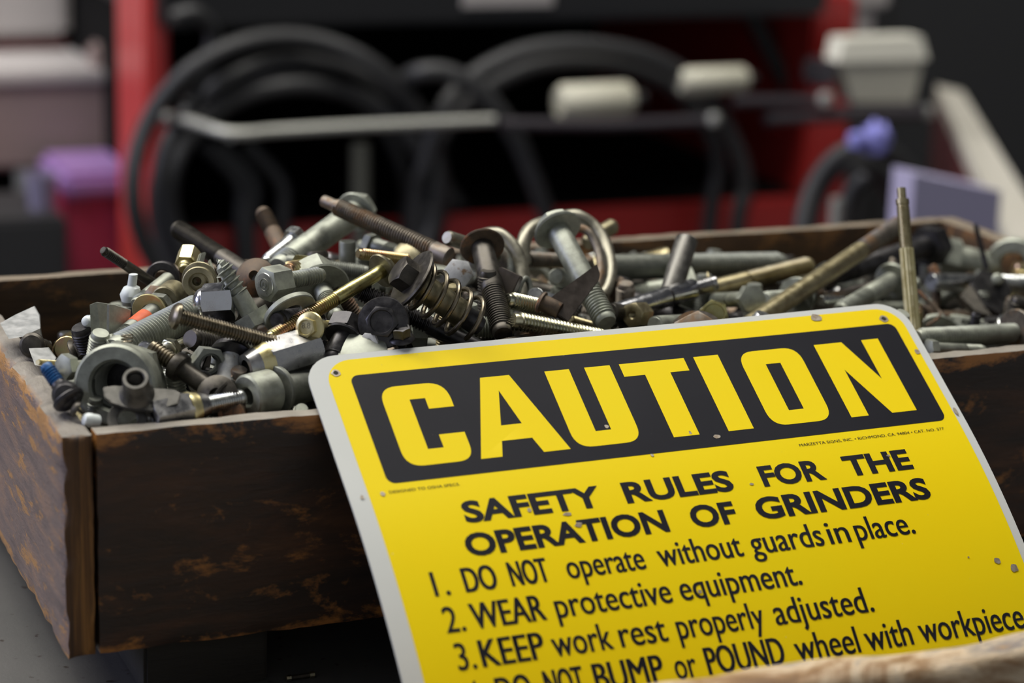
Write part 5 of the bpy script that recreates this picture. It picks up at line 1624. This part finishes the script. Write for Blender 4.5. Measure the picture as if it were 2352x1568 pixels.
FILL = [
    (6,1,394.7,25.4,-21.8,0.589,0.126,0.082,-0.794),
    (7,2,27.1,213.7,-51.3,0.285,0.264,0.186,0.903),
    (3,1,436.2,137.9,-18.9,0.665,0.421,0.165,0.595),
    (13,3,472.5,183.7,-33.2,0.948,-0.0,-0.0,0.318),
    (2,3,67.7,64.9,-2.6,0.018,-0.679,0.385,-0.624),
    (0,0,141.5,167.1,-3.0,0.659,-0.016,0.663,-0.356),
    (0,0,243.2,128.8,2.3,0.692,-0.337,-0.637,0.035),
    (1,6,196.0,204.6,-15.9,0.041,0.66,0.327,0.675),
    (9,1,166.7,73.8,2.2,0.716,0.102,-0.097,0.683),
    (8,1,421.1,38.9,-22.7,0.069,-0.008,-0.997,-0.018),
    (0,9,480.2,122.5,-20.9,0.613,-0.055,-0.705,-0.353),
    (3,2,41.0,15.7,-16.4,0.603,-0.18,-0.769,-0.116),
    (13,6,329.1,161.8,-13.6,0.128,-0.579,-0.275,0.757),
    (0,2,452.8,150.5,-19.8,0.514,0.7,0.268,-0.417),
    (8,4,388.4,178.7,-20.4,0.063,0.432,-0.899,0.024),
    (3,0,416.6,148.5,-16.8,0.841,0.134,0.522,-0.042),
    (2,4,215.0,84.1,6.8,0.554,0.048,-0.499,0.664),
    (10,6,448.7,216.6,-29.2,0.782,-0.07,0.055,0.616),
    (1,2,202.7,192.9,-8.6,0.384,0.182,0.614,-0.665),
    (4,5,138.1,36.2,-10.5,0.365,0.592,-0.387,-0.605),
    (2,4,367.9,203.8,-14.5,0.298,0.788,0.166,0.512),
    (4,0,15.6,187.7,-33.3,0.563,-0.702,-0.339,-0.272),
    (6,5,390.1,187.8,-21.3,0.413,-0.062,-0.025,-0.908),
    (4,3,86.5,196.6,-20.8,0.673,0.21,-0.675,-0.216),
    (3,1,288.3,176.7,-6.8,0.48,-0.438,-0.746,-0.145),
    (13,0,363.9,122.2,-15.2,0.263,-0.622,-0.335,-0.656),
    (10,6,19.7,216.1,-51.1,0.064,-0.339,-0.085,-0.935),
    (1,2,95.7,110.9,5.3,0.461,-0.627,-0.091,-0.621),
    (6,5,333.0,214.2,-22.9,0.841,-0.137,0.084,0.517),
    (1,7,410.0,99.9,-15.2,0.353,0.429,0.623,0.55),
    (4,5,160.2,55.6,-7.6,0.259,0.028,-0.066,0.963),
    (10,8,20.0,107.8,-17.6,0.0,-0.174,0.985,-0.0),
    (6,1,266.1,184.7,-16.6,0.382,-0.019,0.008,-0.924),
    (8,6,427.2,176.1,-24.7,0.283,0.031,0.046,0.958),
    (7,2,415.0,175.1,-22.9,0.488,-0.073,-0.003,0.87),
    (5,8,82.6,31.3,-35.6,0.255,-0.004,-0.062,0.965),
    (12,7,65.4,21.6,-9.4,0.258,-0.795,-0.093,0.541),
    (4,0,236.0,161.8,-20.8,0.558,-0.016,-0.023,-0.829),
    (1,0,232.2,177.1,-6.0,0.094,0.597,0.491,0.627),
    (12,0,399.8,166.2,-14.4,0.311,0.732,0.057,-0.604),
    (10,9,232.3,206.4,-20.0,0.986,-0.0,-0.0,-0.167),
    (13,2,286.7,210.7,-29.1,0.989,-0.121,0.01,0.079),
    (1,4,47.7,17.5,-8.9,0.51,-0.509,-0.672,0.175),
    (13,1,146.0,130.1,0.4,0.625,0.0,0.0,-0.78),
    (13,2,408.4,70.2,-20.0,0.033,0.397,0.571,0.718),
    (4,1,65.1,151.5,-29.6,0.835,-0.0,-0.096,0.542),
    (7,1,258.5,211.1,-11.8,0.647,0.431,0.358,0.517),
    (12,3,410.3,21.0,-21.9,0.432,0.677,0.404,0.438),
    (10,3,211.8,142.9,-2.7,0.838,-0.08,0.247,0.48),
    (8,7,439.3,81.7,-24.8,0.852,0.001,0.002,0.524),
    (5,4,269.3,218.7,-18.4,0.817,-0.104,0.561,-0.081),
    (12,8,486.6,141.1,-36.9,0.954,0.005,0.014,0.301),
    (1,6,430.2,216.3,-24.5,0.385,0.554,-0.448,-0.587),
    (5,9,294.9,207.8,-15.3,0.215,0.224,0.64,-0.703),
    (0,4,21.0,198.1,-39.2,0.352,0.602,-0.384,0.605),
    (1,0,372.4,152.4,-6.4,0.15,-0.232,0.815,0.509),
    (3,6,179.2,202.2,-15.9,0.852,0.473,0.023,-0.221),
    (11,9,453.8,202.6,-22.8,0.714,0.688,-0.09,-0.096),
    (10,7,194.1,60.8,-3.3,0.997,0.059,-0.003,0.045),
    (0,3,318.0,216.4,-16.5,0.083,-0.147,-0.593,0.787),
    (0,5,62.0,50.4,-8.8,0.171,0.334,-0.65,-0.66),
    (5,0,459.2,98.5,-21.0,0.67,-0.734,0.006,0.115),
    (0,6,254.9,84.7,0.3,0.366,-0.689,0.006,0.626),
    (0,3,137.3,155.5,2.8,0.581,-0.67,-0.332,0.322),
    (13,1,315.2,192.6,-14.7,0.411,0.427,-0.459,0.662),
    (0,0,155.2,146.5,5.1,0.804,0.594,-0.008,-0.004),
    (2,6,190.0,91.7,-3.6,0.714,-0.461,-0.2,-0.487),
    (0,9,120.3,15.5,-11.3,0.05,0.764,0.042,-0.641),
    (12,0,293.7,121.2,1.8,0.506,0.341,-0.653,-0.449),
    (12,6,258.1,32.0,5.7,0.452,-0.438,0.732,0.262),
    (8,1,399.7,35.2,-22.7,0.728,0.016,-0.015,0.685),
    (5,0,252.9,218.7,-32.9,0.967,-0.03,0.047,0.247),
    (5,1,41.3,34.9,-20.1,0.646,0.457,0.122,0.599),
    (7,6,368.6,114.7,-13.5,0.993,-0.081,0.028,0.082),
    (4,7,490.6,197.3,-46.4,0.21,0.035,-0.003,0.977),
    (5,0,445.1,80.3,-17.7,0.029,0.612,-0.156,-0.775),
    (8,3,374.3,199.1,-21.0,0.053,0.854,0.517,-0.032),
    (4,0,169.1,121.9,-19.6,0.518,0.026,-0.08,-0.851),
    (13,5,15.1,76.3,-23.2,0.046,-0.033,-0.578,-0.814),
    (2,1,231.0,208.7,-6.6,0.585,0.504,0.13,0.622),
    (8,7,183.5,215.1,-24.6,0.206,0.538,-0.764,0.291),
    (7,9,344.4,133.1,-14.7,0.993,-0.007,0.093,-0.073),
    (1,2,234.3,116.3,4.8,0.332,0.302,-0.605,-0.658),
    (0,9,364.4,143.5,-12.7,0.614,0.108,0.602,-0.5),
    (2,1,326.3,197.9,-12.4,0.359,0.512,0.609,0.487),
    (7,0,330.7,214.3,-17.1,0.979,-0.094,0.171,-0.051),
    (1,3,326.0,114.0,-11.4,0.381,0.662,0.106,-0.636),
    (2,0,335.0,89.5,3.3,0.071,-0.531,-0.38,0.754),
    (1,0,157.4,66.1,9.9,0.193,-0.591,0.393,-0.677),
    (11,1,372.4,31.6,-13.0,0.276,-0.654,0.108,-0.696),
    (13,3,39.7,125.3,-14.7,0.216,-0.413,-0.555,0.689),
    (0,0,206.1,217.5,-6.3,0.623,-0.041,0.78,0.051),
    (3,0,25.2,101.2,-11.0,0.474,0.755,-0.436,0.122),
    (11,6,311.7,142.7,-6.7,0.702,0.197,0.634,-0.257),
    (3,1,409.0,53.1,-17.2,0.612,-0.773,-0.093,0.138),
    (4,9,54.1,41.5,-12.9,0.57,-0.253,-0.668,-0.406),
    (2,7,246.7,104.1,-9.1,0.572,0.227,0.169,0.77),
    (8,1,389.6,98.1,-13.1,0.124,0.374,0.844,-0.365),
    (0,2,337.0,103.0,-7.2,0.203,0.23,0.715,0.628),
    (6,2,18.8,180.9,-32.2,0.414,0.0,0.0,-0.91),
    (1,4,28.9,41.6,-11.7,0.832,-0.23,0.493,0.111),
    (7,3,23.5,141.5,-23.8,0.174,-0.639,-0.192,0.724),
    (0,3,296.3,139.4,-4.5,0.366,0.646,-0.266,-0.615),
    (11,3,263.1,111.9,2.7,0.494,0.717,-0.177,0.459),
    (12,8,36.1,136.9,-13.4,0.739,0.548,0.058,-0.387),
    (3,2,25.9,92.2,1.1,0.428,0.031,-0.887,-0.173),
    (3,2,166.9,167.6,-2.7,0.584,0.215,0.537,-0.57),
    (11,5,20.1,68.7,-13.9,0.435,0.556,0.53,-0.469),
    (13,1,102.0,22.1,-22.3,0.219,0.029,0.128,-0.967),
    (10,1,411.9,69.8,-16.9,0.971,0.089,0.054,0.215),
    (13,9,224.5,185.6,-18.6,0.956,0.003,-0.01,-0.293),
    (12,2,289.9,156.6,-3.3,0.293,0.331,-0.728,-0.524),
    (1,2,32.7,63.7,-4.5,0.065,0.202,0.793,-0.57),
    (0,0,129.4,192.5,-9.6,0.511,-0.689,-0.467,-0.217),
    (3,1,316.8,217.3,-11.9,0.293,0.492,-0.716,-0.399),
    (3,3,184.9,217.1,-18.1,0.732,0.053,-0.218,-0.644),
    (2,0,159.6,182.0,-7.1,0.286,0.428,-0.66,-0.547),
    (1,3,428.8,73.9,-16.2,0.446,0.25,-0.669,0.539),
    (3,4,425.4,59.5,-8.6,0.486,0.32,-0.182,0.792),
    (13,0,167.4,53.5,-7.9,0.535,0.002,0.043,-0.844),
    (6,4,230.7,87.0,-4.0,0.988,-0.0,0.0,-0.155),
    (6,2,244.7,64.6,-3.6,0.477,0.103,0.316,0.814),
    (6,4,257.2,156.7,-5.8,0.858,0.264,0.113,-0.426),
    (4,1,425.7,196.4,-48.5,0.824,-0.018,0.087,-0.559),
    (1,5,395.1,207.9,-25.9,0.746,-0.177,0.612,-0.193),
    (12,5,296.1,202.7,-11.8,0.435,-0.261,0.508,-0.696),
    (2,0,397.3,73.6,-13.1,0.485,0.77,0.148,-0.387),
    (3,0,90.7,21.2,-14.7,0.918,0.317,-0.131,0.199),
    (1,4,282.9,54.0,-28.5,0.768,0.186,0.027,0.612),
    (2,9,168.5,215.1,-4.8,0.557,0.813,0.135,-0.098),
    (2,1,436.5,94.9,-28.8,0.761,-0.089,0.149,0.625),
    (12,2,132.3,118.4,-5.3,0.046,-0.006,-0.155,-0.987),
    (5,3,375.1,14.5,-17.4,0.635,0.143,-0.707,-0.277),
    (4,1,53.2,192.1,-47.0,0.779,0.187,0.037,-0.597),
    (1,1,252.9,181.5,-4.6,0.31,0.02,0.698,0.644),
    (0,1,436.6,199.8,-38.7,0.119,0.006,0.001,0.993),
    (5,1,192.8,121.4,6.1,0.337,0.459,-0.491,-0.659),
    (1,3,40.3,93.5,-24.7,0.254,0.19,0.034,-0.948),
    (3,1,18.6,38.0,-15.0,0.483,0.046,0.13,-0.864),
    (2,1,277.2,141.4,-10.3,0.516,-0.17,0.117,0.831),
    (4,6,449.2,92.2,-43.2,0.96,-0.002,-0.001,0.28),
    (4,0,229.4,102.7,-25.0,0.901,0.031,-0.027,0.431),
    (0,3,313.3,123.3,-12.5,0.266,-0.319,0.228,0.881),
    (4,5,195.8,219.9,-34.8,0.115,-0.013,-0.007,0.993),
    (13,1,40.9,180.7,-44.5,0.994,-0.072,0.002,-0.079),
    (2,0,344.1,35.8,-11.5,0.541,0.18,-0.129,0.811),
    (2,6,415.4,192.9,-38.0,0.656,0.193,-0.028,0.729),
    (5,1,431.3,156.5,-20.0,0.63,-0.481,0.483,0.373),
    (5,0,16.7,164.9,-31.3,0.008,-0.055,-0.467,0.883),
    (10,2,257.8,166.9,-12.9,0.555,-0.0,-0.0,0.832),
    (1,5,150.2,196.9,-0.5,0.595,-0.409,0.535,-0.438),
    (0,0,51.4,41.8,-16.5,0.374,-0.019,-0.01,0.927),
    (1,1,245.6,156.6,-16.2,0.681,-0.464,0.054,-0.563),
    (3,1,231.9,192.7,-3.6,0.722,0.306,-0.094,0.613),
    (3,6,392.1,15.7,-23.5,0.924,0.105,-0.079,0.359),
    (1,2,96.6,30.4,-17.0,0.494,-0.372,-0.084,-0.781),
    (2,6,402.1,144.9,-18.0,0.617,-0.279,0.219,-0.703),
    (4,0,25.3,75.2,-17.7,0.978,0.174,0.018,0.118),
    (0,1,314.0,88.6,-12.9,0.207,-0.0,0.0,0.978),
    (5,4,71.9,171.0,-33.0,0.356,0.067,-0.1,-0.927),
    (1,7,145.4,82.9,-10.1,0.485,-0.271,-0.042,0.831),
    (1,2,412.0,53.1,-32.7,0.899,0.018,0.122,-0.421),
    (12,0,71.0,213.0,-22.8,0.291,0.326,0.42,-0.795),
    (6,0,13.0,15.4,-13.3,0.511,0.475,0.397,0.596),
    (4,2,135.1,207.2,-34.9,0.863,-0.17,-0.102,-0.464),
    (4,0,324.6,181.3,-35.5,0.19,0.06,-0.025,0.98),
    (0,6,245.2,169.6,-4.9,0.088,-0.356,0.154,0.917),
    (0,6,54.7,149.3,-8.6,0.173,-0.727,-0.192,0.636),
    (3,0,65.0,216.9,-24.5,0.74,0.63,0.14,0.187),
    (2,1,395.0,215.9,-30.6,0.421,-0.039,-0.309,0.852),
    (2,6,72.3,40.5,-16.3,0.899,0.133,0.061,-0.414),
    (13,4,39.3,173.9,-42.9,0.995,-0.073,0.005,0.062),
    (4,6,258.0,97.1,-22.4,0.871,0.05,-0.081,0.482),
    (1,1,18.0,83.3,-9.3,0.418,0.554,0.4,0.598),
    (4,0,84.0,13.9,-41.9,0.979,0.039,-0.09,-0.178),
    (2,1,353.1,206.1,-33.0,0.301,-0.038,-0.176,-0.936),
    (0,6,190.2,42.4,6.9,0.479,-0.211,-0.656,0.544),
    (4,1,346.1,194.8,-38.2,0.965,-0.021,0.063,-0.252),
    (10,1,138.5,215.5,-27.6,0.093,-0.126,0.38,0.912),
    (5,1,467.2,142.1,-40.0,0.627,-0.039,0.045,0.777),
    (4,2,183.4,68.3,-7.7,0.725,0.002,-0.01,0.689),
    (7,1,389.1,133.9,-14.6,0.403,-0.004,-0.165,-0.9),
    (0,8,472.5,106.9,-20.6,0.673,-0.688,-0.194,0.19),
    (10,0,452.4,105.9,-21.1,0.194,-0.425,-0.086,0.88),
    (0,0,177.4,180.3,-10.2,0.0,0.0,0.0,1.0),
    (7,8,234.5,148.2,-7.7,0.911,0.0,-0.0,0.413),
    (2,7,470.0,156.2,-36.7,0.823,-0.006,-0.004,-0.568),
    (3,9,212.3,67.6,-0.1,0.837,-0.251,0.267,-0.407),
    (3,2,381.6,190.0,-11.7,0.655,-0.595,0.273,-0.379),
    (5,9,387.5,108.1,-28.4,0.264,-0.198,0.471,-0.818),
    (0,8,368.0,47.8,-15.3,0.691,-0.0,0.0,0.723),
    (4,0,170.0,189.1,-20.5,0.161,0.001,0.103,-0.982),
    (3,5,384.8,177.4,-21.7,0.938,0.025,0.08,-0.336),
    (3,6,26.2,157.0,-35.6,0.593,-0.094,-0.109,-0.792),
    (2,4,483.2,215.3,-35.4,0.69,-0.069,0.101,0.714),
    (3,2,478.1,113.9,-12.6,0.02,0.152,0.216,0.964),
    (2,1,81.6,50.5,6.2,0.069,0.69,-0.625,0.36),
    (7,1,39.3,168.1,-22.5,0.311,0.304,-0.408,0.803),
    (5,1,300.3,218.6,-31.2,0.74,0.28,0.219,0.571),
    (5,0,215.8,114.7,-8.8,0.74,-0.064,-0.05,-0.668),
    (5,3,396.3,48.8,-32.0,0.363,0.068,0.112,0.923),
    (4,1,299.0,105.7,-26.3,0.591,-0.032,-0.018,-0.806),
    (13,6,269.7,144.6,-15.3,0.539,-0.128,-0.108,0.826),
    (5,0,395.5,131.5,-15.8,0.671,-0.136,0.727,-0.052),
]


LAND = [(265, 880, 'coupling ring'), (545, 680, 'lag screw'), (480, 695, 'chrome dome nut'), (500, 760, 'long bronze screw'), (625, 650, 'ring marked bolt'), (660, 820, 'big lug nut'),
        (1010, 690, 'spring bolt'), (878, 735, 'black flange bolt'), (1110, 590, 'brown flange bolt'), (1300, 560, 'pale flange bolt'), (1320, 680, 'dark blade plate'), (860, 520, 'long rusty stud'),
        (1900, 640, 'long gold rod'), (2085, 600, 'splined gold stud'), (2275, 670, 'black folded bracket'), (1500, 690, 'polished pin'), (1700, 610, 'long level bolt'), (1560, 600, 'upright dark stud'),
        (250, 735, 'grey clip nut'), (300, 672, 'white plastic clip'), (350, 760, 'thick threaded rod'), (1395, 600, 'steel eye loop'), (2200, 590, 'grey barrel bolt'), (2220, 770, 'level threaded bolt'),
        (730, 560, 'big galvanised bolt'), (470, 570, 'thick dark bolt'), (745, 650, 'grey flange bolt'), (1730, 686, 'pale hex head'), (100, 820, 'pale sheet clip'), (405, 850, 'shouldered dark bolt'), (150, 890, 'blue tipped screw')]


def build_fill():
    proto, same = {}, {}
    for ki, fi, x, y, z, qw, qx, qy, qz in FILL:
        nm, cat, words, fn, _ = KINDS_[ki]
        fin, fw = FINS[fi]
        P_ = Vector((x, y, z))
        d_ = P_ - C0
        px_ = 1176 + FPX * d_.dot(AX) / d_.dot(AF)
        py_ = 784 - FPX * d_.dot(AU) / d_.dot(AF)
        lx, ly, ln = min(LAND, key=lambda q: (q[0] - px_) ** 2 + ((q[1] - py_) * 1.5) ** 2)
        dx, dy = px_ - lx, (py_ - ly) * 1.5
        rel = ('left of' if dx < 0 else 'right of') if abs(dx) > abs(dy) else ('behind' if dy < 0 else 'in front of')
        lab = '%s %s lying %s the %s' % (fw, words, rel, ln)
        side, row = rel, ln
        if (ki, fi) not in proto:
            proto[(ki, fi)] = [(pn, finish(pn, V, F, fin, 32)) for pn, (V, F) in fn()]
        from mathutils import Quaternion
        mw = Matrix.Translation(W((x, y, z))) @ Quaternion((qw, qx, qy, qz)).to_matrix().to_4x4()
        o = empty(nm, lab, cat, '%s %ss %s the %s' % (fw, words, rel, ln), mw)
        for pn, me in proto[(ki, fi)]:
            link(pn, me, o)
        same.setdefault(lab, []).append((px_, o))
    for lab, L_ in same.items():                  # look-alikes at one spot: tell them apart by their order
        L_.sort(key=lambda q: q[0])
        ends = {2: ('the left one', 'the right one'), 3: ('leftmost of three', 'middle of three', 'rightmost of three')}.get(len(L_))
        if ends:
            for (_, o), e in zip(L_, ends):
                if len((lab + ' ' + e).split()) <= 16:
                    o['label'] = lab + ', ' + e


build_fill()


# the mass of small scrap under the loose ones: nobody could count it
def scrap_height(X, Y):
    z = 26 * math.exp(-((X - 150) / 95) ** 2 - ((Y - 105) / 65) ** 2) + 10 * math.exp(-((X - 290) / 100) ** 2 - ((Y - 110) / 80) ** 2) - 9
    z -= 8 * math.exp(-((X - 12) / 22) ** 2)
    z -= 14 * math.exp(-((Y - 233) / 30) ** 2) * (1 if X < 230 else 0.3)
    return z - 6 * math.exp(-((X - 500) / 120) ** 2)


def build_scrap():
    rng = random.Random(5)
    V, F, idx = [], [], []
    for n in range(900):
        x, y = rng.uniform(20, 488), rng.uniform(16, 217)
        z = scrap_height(x, y) - 19 + rng.uniform(-3, 2)
        a = Vector((rng.gauss(0, 1), rng.gauss(0, 1), rng.gauss(0, 0.25))).normalized()
        q = a.to_track_quat('Z', 'Y').to_matrix()
        d = rng.uniform(5, 11)
        L = rng.uniform(12, 34)
        r = d / 2
        prof = [(0, -d * 0.6), (r * 1.6, -d * 0.6), (r * 1.6, 0), (r, 0)] + [(r * (1 - 0.14 * (k % 2)), L * (0.3 + 0.07 * k)) for k in range(10)] + [(r * 0.8, L), (0, L)]
        v, f = lathe(prof, 8)
        n0 = len(V)
        for p in v:
            w = q @ Vector((p[0], p[1], p[2] - L / 2)) + Vector((x, y, z))
            w.x = min(max(w.x, LT + 1), CW - LT - 1)
            w.y = min(max(w.y, FT + 1), CD - FT - 1)
            V.append(tuple(w - Vector((250, 115, -20))))
        F += [tuple(i + n0 for i in t) for t in f]
        idx += [rng.choice((0, 0, 1, 1, 2, 3))] * len(f)
    me = finish('scrap_mass', V, F, None, 40, True, ['galvdark', 'brownblack', 'black', 'rustgrey'], idx)
    o = link('scrap_mass', me)
    o.location = W((250, 115, -20))
    tag(o, 'dark mass of small bolts and scrap filling the crate under the loose ones', 'scrap', None, 'stuff')


build_scrap()
